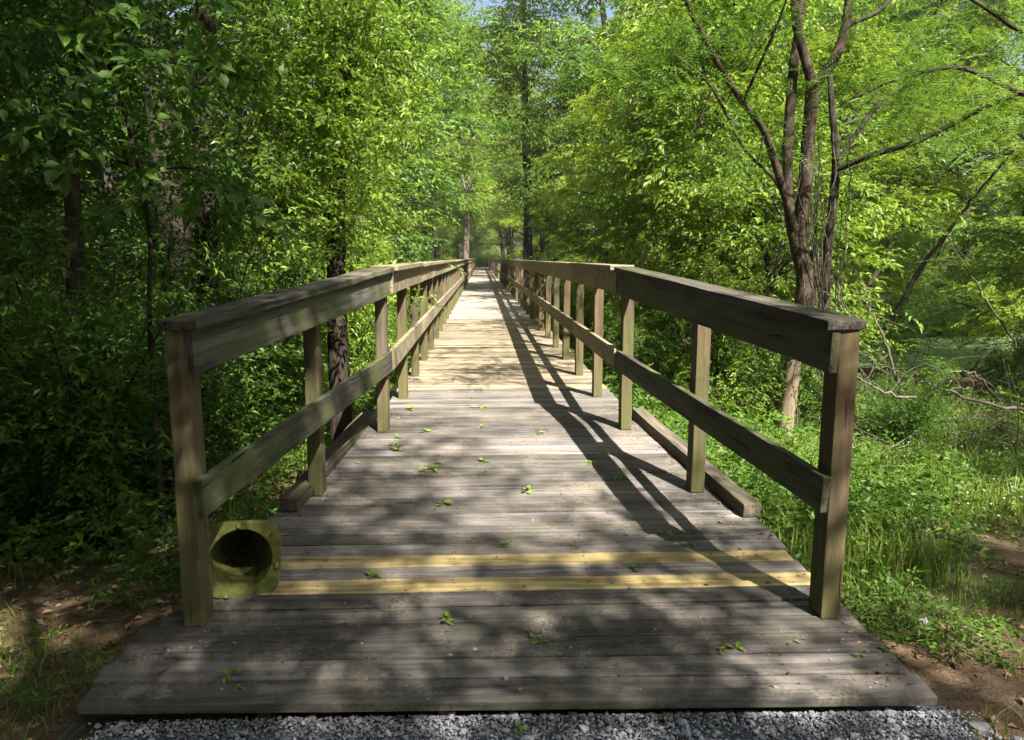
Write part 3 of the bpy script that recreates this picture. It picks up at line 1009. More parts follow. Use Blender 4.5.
# canopy tree outside the frame on the right whose arching limb comes in
arch, ab = trunk_thing('canopy_tree', 'spreading tree off to the right whose arching limb enters near the top right corner',
    [(1330, 330), (1322, 210), (1300, 60), (1290, -120)], 8.2, [12, 11, 10, 8], M['bark'], 43,
    extra=[([(1310, 130), (1180, 118), (1075, 110), (1024, 94), (968, 70), (934, 70), (885, 84), (840, 104)], [8.2, 8.1, 8, 7.9, 7.8, 7.8, 7.8, 7.8], [5, 4, 3.2, 2.8, 2.3, 1.8, 1.4, .8]),
           ([(1305, 60), (1150, 30), (1040, 36), (985, 8), (930, -30)], [8.2, 8, 7.9, 7.8, 7.7], [4, 3, 2, 1.6, 1.2])])

# feathery leaves hanging from those limbs
def limb_centres(pp, yy, n, jit, rs, up=0.0):
    S_ = spline([at(a, b, c) for (a, b), c in zip(pp, yy)], n)
    return S_ + rs.normal(0, jit, S_.shape) + np.array([0, 0, up])
_r = np.random.RandomState(5)
C1 = np.vstack([limb_centres([(1075, 100), (1000, 70), (934, 66), (860, 80)], [8, 7.9, 7.8, 7.8], 12, .22, _r),
                limb_centres([(1080, 30), (1010, 30), (950, 20), (880, -10)], [8, 7.9, 7.8, 7.7], 12, .25, _r),
                limb_centres([(1060, 150), (1000, 128), (960, 120), (930, 110)], [7.6, 7.6, 7.6, 7.6], 8, .15, _r)])
_q2 = np.random.RandomState(19)
C1 = np.vstack([C1, np.stack([_q2.normal(3.7, .9, 22), _q2.normal(3.4, 1.2, 22), _q2.uniform(8.2, 9.6, 22)], -1)])  # loose leaf clumps added out of view to dapple the deck
add_crown(arch, ab, C1, 17, .26, .35, PINN, M['leaf_mid'], 51, scale=.9)
C2 = np.vstack([limb_centres([(700, 40), (655, 60), (620, 72), (598, 80)], [7.6, 7.3, 7.0, 6.8], 10, .12, _r),
                limb_centres([(690, 10), (650, 30), (615, 45), (590, 48)], [7.6, 7.3, 7.0, 6.8], 8, .12, _r),
                limb_centres([(720, 40), (760, 20), (800, 0), (850, -10)], [8.2, 8.2, 8.4, 8.6], 12, .3, _r),
                limb_centres([(850, 40), (900, 60), (930, 60), (870, 110)], [9, 9, 9, 9.2], 10, .3, _r),
                limb_centres([(760, 130), (740, 160), (720, 120), (700, 90)], [8.7, 8.6, 8.4, 8.2], 8, .25, _r)])
add_crown(forked, fb, C2, 13, .24, .35, PINN, M['leaf_mid'], 52)
_q = np.random.RandomState(15)
C_shade = np.stack([_q.normal(4.2, 1.5, 60), _q.normal(9.4, 1.3, 60), _q.uniform(5.2, 8.5, 60)], -1)  # unseen upper crown clumps added to throw dapples on the deck
C_shade = np.vstack([C_shade, np.stack([_q.normal(5.6, .8, 34), _q.normal(6.1, .8, 34), _q.uniform(6.8, 9.0, 34)], -1)])  # further unseen clumps, added to shade the upper trunk
add_crown(forked, fb, C_shade, 12, .3, .35, PINN, M['leaf_mid'], 152)
C3 = np.vstack([limb_centres([(850, 150), (900, 135), (960, 110), (1010, 90)], [10.4, 10, 9.6, 9.2], 12, .25, _r),
                limb_centres([(860, 120), (885, 90), (910, 70), (930, 60)], [10.6, 10.7, 10.8, 11], 9, .25, _r)])
add_crown(slim, sb, C3, 9, .3, .4, PINN, M['leaf_mid'], 53)

# ivy covered tree, dark trunk in the middle distance
ivy_t, ib = trunk_thing('ivy_tree', 'tall straight tree with ivy round its trunk, right of the boardwalk in the middle distance',
    [(640, 262), (639, 190), (636, 100), (636, 10), (637, -120)], 21, [7.5, 7, 6.5, 6, 5], M['bark_grey'], 44)
Ci = limb_centres([(640, 262), (639, 200), (637, 140), (636, 90)], [21] * 4, 26, .16, _r)
add_crown(ivy_t, ib, Ci, 10, .2, 1.6, IVY, M['leaf_deep'], 54, name='ivy', scale=1.2)
Ci = limb_centres([(600, -40), (640, -80), (690, -60), (660, -120), (600, -100)], [21] * 5, 22, .9, _r)
add_crown(ivy_t, ib, Ci, 22, .6, .6, SPR_M, M['leaf_bright'], 64, scale=1.3)

far_t, _fb = trunk_thing('dark_trunk_tree', 'dark trunked tree standing close to the right side of the far boardwalk',
    [(528, 262), (528, 200), (526, 140), (525, 80), (524, 0)], 34, [5, 4.5, 3.6, 2.8, 2.2], M['bark'], 45)
Cf = limb_centres([(524, 60), (505, 30), (545, 40), (525, 10), (500, 60), (550, 80)], [34] * 6, 40, .8, _r)
Cf = np.vstack([Cf, limb_centres([(530, 40), (520, 70), (535, 10), (515, 140), (540, 150)], [32.5] * 5, 26, .6, _r)])
add_crown(far_t, _fb, Cf, 20, .7, .55, SPR_M, M['leaf_yellow'], 65, scale=1.5)
lean_t, lb = trunk_thing('leaning_tree', 'thin grey leaning tree behind the right railing with a bare lower trunk',
    [(674, 275), (684, 215), (692, 160), (702, 95), (712, 20), (722, -60)], 17, [5, 4.6, 4.4, 4.2, 3.6, 3], M['bark_grey'], 46)
Cl = limb_centres([(690, 60), (722, -10), (745, 30), (700, -40)], [17] * 4, 24, .7, _r)
add_crown(lean_t, lb, Cl, 18, .5, .5, SPR_M, M['leaf_bright'], 66)
# left trunks
lt1, l1b = trunk_thing('flaky_trunk_tree', 'stout dark tree with flaking pale bark seen behind the left end post',
    [(213, 430), (210, 330), (207, 240), (203, 130), (206, 30), (205, -60)], 9.0, [11, 10.5, 10, 9.5, 9, 8], M['bark_patch'], 47)
Cl = limb_centres([(190, 260), (210, 190), (200, 110), (150, 20), (210, -60), (290, -20), (240, 40), (180, -90)], [8.6, 8.5, 8.5, 9, 8.4, 8.6, 9.4, 9], 50, .4, _r)
add_crown(lt1, l1b, Cl, 18, .4, .5, SPR_S, M['leaf_deep'], 67, scale=1.1)  # leaf colour darkened to deepen the shade at upper left
lt2, l2b = trunk_thing('dark_tree', 'dark upright tree close outside the left railing between its second and third posts',
    [(340, 390), (337, 320), (336, 250), (338, 170), (345, 90), (350, 0), (352, -60)], 8.4, [10, 9.5, 9, 7, 5.5, 4.5, 3], M['bark'], 48)
Cl = limb_centres([(335, 250), (330, 180), (350, 40), (310, 90), (400, 60), (370, 120), (330, -20), (300, 150), (400, 130)], [8.0, 8.0, 8.4, 8.2, 9, 9, 8.6, 8, 9.2], 58, .3, _r)
Cl = np.vstack([Cl, limb_centres([(345, 230), (335, 160), (350, 90), (340, 20), (360, -20)], [7.7] * 5, 26, .2, _r)])
add_crown(lt2, l2b, Cl, 17, .34, .5, SPR_S, M['leaf_bright'], 68)
lt3, l3b = trunk_thing('shaded_tree', 'slender shaded tree near the left edge with a leaning side stem',
    [(78, 330), (76, 250), (72, 150), (84, 60), (92, -40)], 7.6, [8, 7.5, 6, 5.5, 5], M['bark'], 49,
    extra=[([(76, 215), (60, 170), (48, 140), (40, 100)], [7.6] * 4, [3.2, 2.8, 2.4, 1.8])])
Cl = limb_centres([(60, 40), (20, 60), (100, 0), (130, 50), (40, -20)], [7.4, 7.2, 7.6, 7.4, 7.2], 26, .3, _r)
add_crown(lt3, l3b, Cl, 15, .34, .5, SPR_S, M['leaf_deep'], 69)
# broad-leaved sapling leaning over from the left, leaves nearest the camera
sap, spb = trunk_thing('sapling', 'thin sapling at the upper left holding big drooping leaves in front of the shaded wood',
    [(150, 330), (150, 240), (138, 165), (120, 100), (96, 30), (70, -40)], 5.4, [2.6, 2.3, 2.0, 1.8, 1.5, 1.2], M['bark'], 50,
    extra=[([(140, 175), (170, 168), (205, 172), (235, 200)], [5.4, 5.1, 4.9, 4.8], [1.5, 1.3, 1.0, .8]),
           ([(120, 100), (95, 112), (70, 125), (30, 130)], [5.4, 5.1, 4.8, 4.7], [1.4, 1.2, 1, .7]),
           ([(108, 65), (150, 60), (200, 68), (262, 82)], [5.4, 5.2, 5.1, 5.1], [1.4, 1.2, 1, .7])])
Cs = np.vstack([limb_centres([(150, 172), (185, 170), (235, 205)], [5.3, 5.0, 4.8], 9, .1, _r),
                limb_centres([(110, 105), (80, 120), (30, 130)], [5.2, 4.9, 4.7], 9, .1, _r),
                limb_centres([(120, 62), (190, 66), (270, 85)], [5.3, 5.1, 5.1], 10, .12, _r),
                limb_centres([(96, 20), (40, 10), (130, -10)], [5.2, 5.0, 5.0], 9, .15, _r)])
add_crown(sap, spb, Cs, 5, .12, .5, SPR_F, M['leaf_mid'], 55)

# bare pale snags far down on the left
sn, snb = trunk_thing('dead_tree', 'pale bare dead tree standing far off left of the boardwalk end', [(466, 262), (467, 210), (469, 185), (470, 160)], 60, [3, 2.6, 2.2, 1], M['dead'], 56,
    extra=[([(467, 195), (463, 180), (461, 163)], [60] * 3, [1.5, 1.2, .7]), ([(468, 190), (474, 176), (476, 160)], [60] * 3, [1.5, 1.2, .7])])

# ------------------------------------------------------------------ the woods: individual trees
def free_ok(x, y, pts, d):
    for (a, b, c) in pts:
        if (a - x) ** 2 + (b - y) ** 2 < (d * .5 + c * .5) ** 2: return False
    return True
def creek_view(x, y): return y > 10.5 and .50 < (x + .2) / y < .70
def in_creek(x, y): return x > 5.5 and abs(y - (21.8 + 1.2 * math.sin(x * .21))) < 6.0
wood_pts = [(3.8, 9.3, 2.5), (-4.0, 9, 2.5), (-2.1, 8.4, 2), (3.9, 21, 2), (1.9, 34, 2)]
GROUPS = {('l', 't'): ('tall leafy tree in the dense wood left of the boardwalk', 'tall trees of the left wood'),
          ('l', 'm'): ('low branching young tree in the dense wood left of the boardwalk', 'young trees of the left wood'),
          ('r', 't'): ('tall leafy tree in the sunny wood right of the boardwalk', 'tall trees of the right wood'),
          ('r', 'm'): ('bushy young tree in the sunny wood right of the boardwalk', 'young trees of the right wood')}
def plant_woods():
    rs = random.Random(8)
    n = 0
    tries = 0
    while tries < 9000 and n < 210:
        tries += 1
        y = 9 + 100 * rs.random() ** 1.5
        half = 0.74 * y + 4
        x = rs.uniform(-half, half)
        if abs(x) > 34: continue
        side = 'l' if x < 0 else 'r'
        tall = rs.random() < (0.5 if y > 14 else 0.35) and not (x > 0 and y < 26)
        minx = (4.5 if tall else 4.0) - (0.3 if y > 30 else 0)
        if abs(x) < minx: continue
        if x > 0 and in_creek(x, y): continue
        # keep the clearing on the right open, and a sight line to the creek
        if x > 0 and y < 17 and x > 1.5 and not (x < 5.2 and y > 13): continue
        if x < 0 and y < 12 and x > -3.2: continue
        d = 2.9 if tall else 2.1
        if y > 45: d *= 1.5
        if not free_ok(x, y, wood_pts, d): continue
        wood_pts.append((x, y, d))
        key = rs.choice(['tall_a', 'tall_b', 'tall_c'] if tall else ['mid_a', 'mid_b', 'mid_c'])
        if x < 0 and y < 19 and x < -3.2 - .12 * (y - 9): key = 'mid_d' if not tall else 'high'  # darker leaved kinds put shade into the near left wood by colour
        lab, grp = GROUPS[(side, 't' if tall else 'm')]
        put(key, 'broadleaf_tree' if tall else 'young_tree', (x, y, ground_at(x, y)), rs.uniform(0, 6.28), rs.uniform(.8, 1.2), lab, 'tree', grp, rs.uniform(.85, 1.2))
        n += 1
    print("woods:", n)
# trees closing the far end
for i, (x, y, k, sc) in enumerate([(-1.6, 124, 'mid_b', 1.2), (1.4, 126, 'mid_a', 1.3), (0.0, 130, 'tall_c', 1.6), (-4.5, 128, 'tall_a', 1.7), (4.2, 129, 'tall_b', 1.7), (0.5, 122, 'mid_c', 1.1), (-8, 132, 'tall_b', 1.8), (8.5, 133, 'tall_a', 1.8), (-0.6, 140, 'tall_b', 2.0)]):
    put(k, 'broadleaf_tree', (x, y, ground_at(x, y)), i * 1.3, sc, 'tree closing the view behind the far end of the boardwalk', 'tree', 'trees beyond the boardwalk end')
for i, (x, y, k, sc) in enumerate([(-4.0, 47, 'tall_a', 1.2), (4.6, 53, 'tall_c', 1.3), (-3.6, 62, 'tall_a', 1.5), (3.4, 70, 'tall_c', 1.7), (-3.2, 79, 'tall_c', 1.8), (3.3, 88, 'tall_a', 1.8), (-3.4, 97, 'tall_b', 1.9), (3.3, 105, 'tall_c', 1.9), (-3.6, 112, 'tall_a', 2.0), (-2.0, 128, 'tall_b', 2.2), (1.6, 136, 'tall_c', 2.4), (-4.6, 33, 'mid_b', 1.1), (4.4, 27, 'mid_a', 1.1)]):
    put(k, 'broadleaf_tree', (x, y, ground_at(x, y)), i * 2.1, sc, 'leafy tree leaning its crown over the distant boardwalk', 'tree', 'trees arching over the distant boardwalk')
    wood_pts.append((x, y, 2.0))
for i, (x, y, k, sc) in enumerate([(4.6, 12.5, 'mid_c', .9), (6.2, 14.5, 'mid_a', .95), (4.4, 15.5, 'mid_b', .9), (11.8, 14.2, 'mid_c', .95), (9.6, 11.4, 'mid_a', .75), (13.0, 16.5, 'mid_b', 1.0), (7.9, 16.3, 'mid_c', .8)]):
    put(k, 'young_tree', (x, y, ground_at(x, y)), i * 2.4, sc, 'young leafy tree on the near bank of the creek', 'tree', 'young trees on the creek bank')

plant_woods()

# trees behind the photographer that shade the near ramp and the left wood
for i, (x, y, k, sc) in enumerate([(3.05, -6.4, 'high', .92), (-0.2, -4.6, 'high', .85), (-2.6, -2.0, 'high', 1.0), (-3.8, 1.6, 'high', .9), (7.6, -7.5, 'tall_a', .9), (-5.2, -4.5, 'tall_b', 1.0), (-7.8, 2.0, 'tall_a', 1.0), (-5.6, -0.2, 'high', 1.0), (-2.7, .4, 'high', .9), (-4.4, -3.4, 'high', 1.0), (-8.5, .5, 'high', 1.0),
        (-9.5, -2, 'tall_b', 1.1), (-7, -9, 'tall_a', 1.1), (-2.5, -13, 'tall_b', 1.1), (4, -13, 'tall_a', 1.1), (11, -11, 'tall_b', 1.1), (13.5, -3.5, 'tall_a', 1.1), (-12, -8, 'tall_c', 1.2), (-11.5, 4.5, 'tall_b', 1.0), (15, 3.5, 'tall_b', 1.0), (19.5, 13, 'high', 1.0), (9, -18, 'tall_a', 1.2), (-6, -18, 'tall_b', 1.2), (1, -20, 'tall_a', 1.2), (17.5, 9, 'tall_a', 1.0)]):
    put(k, 'broadleaf_tree', (x, y, ground_at(x, y)), 0.7 + i * 1.9, sc, 'tall tree arching over the start of the boardwalk', 'tree', 'trees shading the near ramp')

for i, (x, y) in enumerate([(-1.0, 119.5), (0.9, 119.8), (-2.6, 118), (2.6, 118.5), (0.1, 121), (-1.8, 122), (1.9, 122)]):
    put('shrub_d', 'shrub', (x, y, ground_at(x, y)), i * 1.7, 1.3, 'leafy shrub closing the far end of the boardwalk', 'shrub', 'shrubs at the far end')

# shrubs along both sides
def plant_shrubs():
    rs = random.Random(4)
    pts = []
    def go(n, fx, fy, keys, name, lab, grp, smin, smax, d):
        c = t = 0
        while c < n and t < 4000:
            t += 1
            x, y = fx(), fy()
            if x > 0 and (in_creek(x, y) and 16.5 < y < 24 or creek_view(x, y) and y < 24): continue
            if y < 9.4 and abs((x + .2) - y * .43) < .75: continue
            if any((a - x) ** 2 + (b - y) ** 2 < d * d for a, b in pts): continue
            pts.append((x, y)); c += 1
            put(rs.choice(keys), name, (x, y, ground_at(x, y)), rs.uniform(0, 6.28), rs.uniform(smin, smax), lab, 'shrub', grp)
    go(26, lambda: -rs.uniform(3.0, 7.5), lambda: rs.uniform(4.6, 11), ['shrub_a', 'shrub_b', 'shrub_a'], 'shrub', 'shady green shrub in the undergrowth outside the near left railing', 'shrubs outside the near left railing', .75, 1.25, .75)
    go(22, lambda: -rs.uniform(2.45, 3.8), lambda: rs.uniform(8, 36), ['shrub_b', 'shrub_d', 'shrub_c'], 'shrub', 'bright leafy shrub close along the left side of the boardwalk', 'shrubs along the left railing', .7, 1.1, .8)
    go(26, lambda: rs.uniform(2.35, 3.8), lambda: rs.uniform(7.5, 36), ['shrub_c', 'shrub_d', 'shrub_b'], 'shrub', 'bright leafy shrub close along the right side of the boardwalk', 'shrubs along the right railing', .6, 1.0, .8)
    go(30, lambda: rs.uniform(3.6, 14), lambda: rs.uniform(8.5, 17), ['shrub_c', 'shrub_b', 'shrub_a', 'shrub_c'], 'shrub', 'green shrub on the creek bank right of the boardwalk', 'shrubs on the creek bank', .45, .8, .8)
    go(44, lambda: rs.uniform(5, 26), lambda: rs.uniform(24.6, 29), ['shrub_d', 'shrub_b'], 'shrub', 'shrub on the far bank of the creek', 'shrubs on the far creek bank', .9, 1.5, 1.0)
plant_shrubs()

# far woodland reading as one mass
def far_woods():
    rs = np.random.RandomState(9)
    n = 2600
    ang = rs.uniform(R(28), R(152), n); rr = rs.uniform(62, 150, n)
    x, y = rr * np.cos(ang), rr * np.sin(ang)
    k = np.abs(x) > 9
    x, y = x[k], y[k]
    z = gh(x, y) + rs.uniform(0, 15, len(x))
    protos = [spray_proto(rs, 9, .42, 1.3) for _ in range(5)]
    C = np.stack([x, y, z], -1)
    T, yaw, pitch, roll, s = crown_sprays(rs, C, rs.uniform(0, 6.28, len(C)), 9, 1.1, .6, 1.0)
    V, F = multi_scatter(protos, rs, T, yaw, pitch, roll, s)
    tag(link('distant_woodland', np_mesh('distant_woodland', V, [F], M['leaf_mid'])), 'distant green woodland behind the nearer trees', 'woodland', kind='stuff')
far_woods()

# ------------------------------------------------------------------ ground cover
def blades(rs, X, Y, hmin, hmax, w, lean=.35):
    n = len(X)
    Z = gh(X, Y) - .01
    h = rs.uniform(hmin, hmax, n)
    a = rs.uniform(0, 6.28, n); l = np.abs(rs.normal(0, lean, n)) * h
    ca, sa = np.cos(a), np.sin(a)
    pa = a + rs.normal(0, .6, n) + np.pi / 2
    wx, wy = np.cos(pa) * w / 2, np.sin(pa) * w / 2
    B = np.stack([X, Y, Z], -1)
    Wv = np.stack([wx, wy, np.zeros(n)], -1)
    M1 = B + np.stack([ca * l * .35, sa * l * .35, h * .55], -1)
    Tp = B + np.stack([ca * l, sa * l, h * .95], -1)
    V = np.stack([B - Wv, B + Wv, M1 + Wv * .8, M1 - Wv * .8, Tp], 1).reshape(-1, 3)
    o = np.arange(n)[:, None] * 5
    return V, o + np.array([0, 1, 2, 3]), o + np.array([3, 2, 4])

def dens(x, y, f=1.0, seed=0.0):
    return wob(x * 1.7 * f + seed, y * 1.7 * f - seed) + .5 * wob(x * 4.1 * f + 9 + seed, y * 4.1 * f)

def ramp_clear(x, y):
    er = np.interp(y, [2.6, 4.4, 6.5, 7.6], [1.66, 1.56, 1.36, 1.28])
    el = np.interp(y, [2.6, 3.34, 6.3, 7.6], [-1.83, -1.74, -1.38, -1.28])
    return (x > er) | (x < el) | (y < 2.4) & (np.abs(x) > 1.9)

def grass():
    rs = np.random.RandomState(21)
    g = Geo()
    def zone(n, x0, x1, y0, y1, hmin, hmax, w, thr, seed=0., lean=.4):
        x = rs.uniform(x0, x1, n); y = rs.uniform(y0, y1, n)
        k = ramp_clear(x, y) & ~((y > 13.5) & ((x + .2) / y > .5) & ((x + .2) / y < .7)) & (dens(x, y, 1, seed) + rs.normal(0, .1, n) > thr) & (gh(x, y) > WATER_Z + .05)
        g.add(*blades(rs, x[k], y[k], hmin, hmax, w, lean))
    zone(15000, 1.5, 3.8, 2.2, 6.5, .03, .13, .005, .08, 3., .6)
    zone(30000, 1.6, 8.5, 5.2, 11, .12, .42, .008, -.15, 0., .45)
    zone(9000, 1.4, 2.6, 4.0, 9, .10, .38, .009, -.3, 1.)
    zone(16000, 2.5, 14, 9, 17, .12, .40, .012, -.1, 5.)
    zone(5000, -3.6, -1.75, 2.3, 4.4, .03, .10, .006, .12, 2., .7)
    zone(6000, -6, -1.3, 4.4, 10, .08, .25, .008, .05, 4.)
    tag(link('grass', g.mesh('grass', M['grass'], False)), 'short and tall green grass beside the boardwalk', 'grass', kind='stuff')
grass()

def weeds():
    rs = np.random.RandomState(22)
    protos = [spray_proto(rs, 7, .045, .13) for _ in range(4)] + [spray_proto(rs, 6, .06, .12, w=.6) for _ in range(3)]
    Vs, Fs, o = [], [], 0
    def zone(n, x0, x1, y0, y1, hmax, thr, seed, sc=1.0, per=1):
        nonlocal o
        x = rs.uniform(x0, x1, n); y = rs.uniform(y0, y1, n)
        k = ramp_clear(x, y) & (np.hypot(x + 1.5, y - 4.0) > .5) & ~((y > 12.5) & ((x + .2) / y > .5) & ((x + .2) / y < .7)) & (dens(x, y, 1.3, seed) + rs.normal(0, .12, n) > thr) & (gh(x, y) > WATER_Z + .05)
        x, y = x[k], y[k]
        m = len(x)
        T = np.stack([x, y, gh(x, y) + hmax * rs.uniform(.02, 1, m) ** 1.5], -1)
        V, F = multi_scatter(protos, rs, T, rs.uniform(0, 6.28, m), rs.normal(-.25, .4, m), rs.normal(0, .4, m), rs.uniform(.6, 1.3, m) * sc)
        Vs.append(V); Fs.append(F + o); o += len(V)
    zone(1500, 1.5, 4.2, 2.3, 5.5, .09, .3, 7., .55)
    zone(7000, 1.6, 9, 5, 11.5, .30, -.1, 8., 1.0)
    zone(900, 1.5, 2.2, 3.0, 6, .20, .0, 17., .7)
    zone(2600, 1.65, 3.4, 4.6, 9, .62, -.1, 19., 1.0)
    zone(350, -2.3, -1.6, 3.8, 6, .2, -.1, 18., .7)
    zone(5000, 1.3, 3.0, 4.2, 12, .45, -.25, 9., 1.0)
    zone(7000, 3, 15, 9, 17.5, .5, -.2, 10., 1.3)
    zone(9000, -8, -1.35, 4.1, 12, .38, -.12, 11., 1.0)
    zone(500, -4, -1.8, 2.8, 4.5, .08, .25, 12., .6)
    zone(9000, -3.2, -1.3, 8, 40, .6, -.3, 13., 1.5)
    zone(9000, 1.3, 3.2, 8, 40, .6, -.3, 14., 1.5)
    tag(link('undergrowth', np_mesh('undergrowth', np.vstack(Vs), [np.vstack(Fs)], M['leaf_mid'])), 'low leafy weeds covering the ground on both sides', 'undergrowth', kind='stuff')
weeds()

def litter():
    rs = np.random.RandomState(23)
    n = 2600
    x = np.concatenate([rs.uniform(-5, -1.75, 1500), rs.uniform(1.75, 6, 1100)]); y = rs.uniform(2.2, 7, n)
    k = ramp_clear(x, y)
    x, y = x[k], y[k]; m = len(x)
    lv, lf = leaf_simple(.06, .55, .15, .1)
    T = np.stack([x, y, gh(x, y) + .008], -1)
    V, F = scatter(lv, lf, rot_zyx(rs.uniform(0, 6.28, m), rs.normal(0, .25, m), rs.normal(0, .3, m)), T, rs.uniform(.4, 1.2, m))
    tag(link('fallen_leaves', np_mesh('fallen_leaves', V, [F], M['litter'])), 'dry brown leaf litter on the bare dirt', 'leaf litter', kind='stuff')
litter()

def rock_mesh(name, seed, sub=2, sq=(1, .8, .55), m=None):
    bm = bmesh.new()
    bmesh.ops.create_icosphere(bm, subdivisions=sub, radius=1.0)
    rs = random.Random(seed)
    for v in bm.verts:
        v.co *= rs.uniform(.78, 1.12)
        v.co.x *= sq[0]; v.co.y *= sq[1]; v.co.z *= sq[2]
    me = bpy.data.meshes.new(name); bm.to_mesh(me); bm.free()
    me.materials.append(m or M['stone'])
    return me

def gravel():
    rs = np.random.RandomState(24)
    Vs, Fs, o = [], [], 0
    for s in range(8):
        me = rock_mesh('tmp', s, 1, (1, .75, .5))
        V = np.array([v.co for v in me.vertices]); F = np.array([p.vertices for p in me.polygons])
        bpy.data.meshes.remove(me)
        n = 2000
        x = rs.uniform(-1.66, 1.66, n) + rs.normal(0, .05, n); y = 2.72 - rs.uniform(0, 1, n) ** 1.6 * 1.1
        y = np.minimum(y, 2.655 - 0.028 * (x - 1.6) - .005)
        z = -0.318 + rs.uniform(-.004, .014, n)
        v, f = scatter(V, F, rot_zyx(rs.uniform(0, 6.28, n), rs.normal(0, .4, n), rs.normal(0, .4, n)), np.stack([x, y, z], -1), rs.uniform(.003, .009, n) * np.where(rs.rand(n) < .07, rs.uniform(1.4, 3.0, n), 1))
        Vs.append(v); Fs.append(f + o); o += len(v)
    tag(link('gravel', np_mesh('gravel', np.vstack(Vs), [np.vstack(Fs)], M['gravel'])), 'blue grey crushed gravel in front of the ramp edge', 'gravel', kind='stuff')
gravel()

# rocks and edging by the path
for (px, py, Y, s, lab) in [(715, 0, 0, 0, '')][:0]: pass
_rk = [((1.70, 2.56), .05, 'pale angular stone at the right corner of the ramp'), ((1.80, 2.48), .035, 'small grey stone beside the right ramp corner'),
       ((2.02, 3.52), .055, 'pale stone in the weeds right of the right end post')]
for i, ((x, y), s, lab) in enumerate(_rk):
    o = link('rock', rock_mesh('rock', 60 + i), None, (x, y, ground_at(x, y) + s * .25), (0, .1, i * 1.1))
    o.scale = (s, s, s); tag(o, lab, 'rock')
m_, L_ = along((-1.80, 1.4, -0.345), (-1.74, 2.69, -0.345))
edge = bm_obj('edging_board', beam(L_, .05, .06, .006, 6, .003, 71), M['cap']); edge.matrix_world = m_
tag(edge, 'grey timber edging of the gravel path at the left corner of the ramp', 'edging')

# small stones and fallen sprigs on the deck
def deck_bits():
    rs = random.Random(31)
    peb = [rock_mesh('pebble', 80 + i, 1, (1, .75, .45), M['stone']) for i in range(3)]
    spots = [(450, 656), (475, 650), (384, 676), (506, 679), (428, 700), (362, 644), (560, 655), (571, 648), (245, 678), (206, 620), (234, 680), (168, 651), (222, 690), (791, 601), (800, 606), (830, 660), (775, 688), (612, 584), (700, 618), (695, 560), (585, 664), (640, 690), (300, 655), (345, 604), (520, 690)]
    for i, (px, py) in enumerate(spots):
        z = -.2
        for _ in range(20):
            d = at(px, py, 1.0) - CAM
            P = CAM + d * (z - CAM[2]) / d[2]; z = deck_z(P[1])
        o = link('pebble', peb[i % 3], None, (P[0], P[1], z + .004), (0, 0, rs.uniform(0, 6)))
        s = rs.uniform(.006, .011) if i > 3 else rs.uniform(.012, .016)
        o.scale = (s, s, s)
        tag(o, 'small grey pebble lying on the near deck boards', 'pebble', 'pebbles on the near deck')
    r2 = np.random.RandomState(6)
    sm = []
    for i in range(4):
        n = 7
        lv, lf = leaf_fine(.055, .42, .06, .1)
        V, F = scatter(lv, lf, rot_zyx(r2.uniform(0, 6.28, n), r2.normal(-.18, .2, n), r2.normal(0, .3, n)), np.stack([r2.normal(0, .014, n), r2.normal(0, .014, n), r2.uniform(.004, .014, n)], -1), r2.uniform(.6, 1.2, n))
        sm.append(np_mesh('leaf_sprig', V, [F], M['sprig']))
    spots = [(446, 622), (540, 641), (718, 651), (735, 649), (860, 658), (430, 470), (484, 463), (444, 505), (527, 492), (576, 547), (632, 571), (372, 577), (398, 438), (480, 408), (481, 427), (410, 410), (505, 546), (608, 453), (589, 464), (666, 535), (715, 550), (690, 545), (400, 452), (425, 432), (231, 677), (237, 690), (435, 465), (540, 434), (620, 478), (398, 446), (470, 398), (520, 733)]
    for i, (px, py) in enumerate(spots):
        z = -.2
        for _ in range(20):
            d = at(px, py, 1.0) - CAM
            P = CAM + d * (z - CAM[2]) / d[2]; z = deck_z(P[1]) if P[1] > 2.66 else -.305
        o = link('leaf_sprig', sm[i % 4], None, (P[0], P[1], z + .003), (0, 0, rs.uniform(0, 6)))
        s = rs.uniform(.45, 1.05) if P[1] < 4.5 else rs.uniform(.7, 1.4)
        o.scale = (s, s, s)
        tag(o, 'fresh green leaf sprig fallen on the boardwalk planks', 'leaf sprig', 'green sprigs fallen on the planks')
deck_bits()

def deck_crumbs():
    rs = np.random.RandomState(62)
    n = 1500
    x = rs.uniform(-1.5, 1.5, n); y = 2.7 + rs.uniform(0, 1, n) ** 1.5 * 9
    e = rs.rand(n) < .45
    x[e] = np.sign(x[e]) * (np.abs(np.interp(y[e], [2.6, 4.4, 6.5, 7.6], [1.55, 1.40, 1.2, 1.1])) - np.abs(rs.normal(0, .12, e.sum())))
    k = np.abs(x) < np.interp(y, [2.6, 4.4, 6.5, 7.6], [1.58, 1.45, 1.25, 1.15])
    x, y = x[k], y[k]; n = len(x)
    z = np.interp(y, [2.5, 3.3, 4.93, 6.5, 400], [-0.235, -0.198, -0.118, 0.0, 0.0]) + .006
    lv, lf = leaf_simple(.03, .4, .1, .1)
    v, f = scatter(lv, lf, rot_zyx(rs.uniform(0, 6.28, n), rs.normal(0, .2, n), rs.normal(0, .2, n)), np.stack([x, y, z], -1), rs.uniform(.2, 1.0, n) * np.where(rs.rand(n) < .08, 1.9, 1))
    tag(link('leaf_crumbs', np_mesh('leaf_crumbs', v, [f], M['litter'])), 'brown leaf crumbs and bits caught on the deck boards', 'leaf litter', kind='stuff')
deck_crumbs()

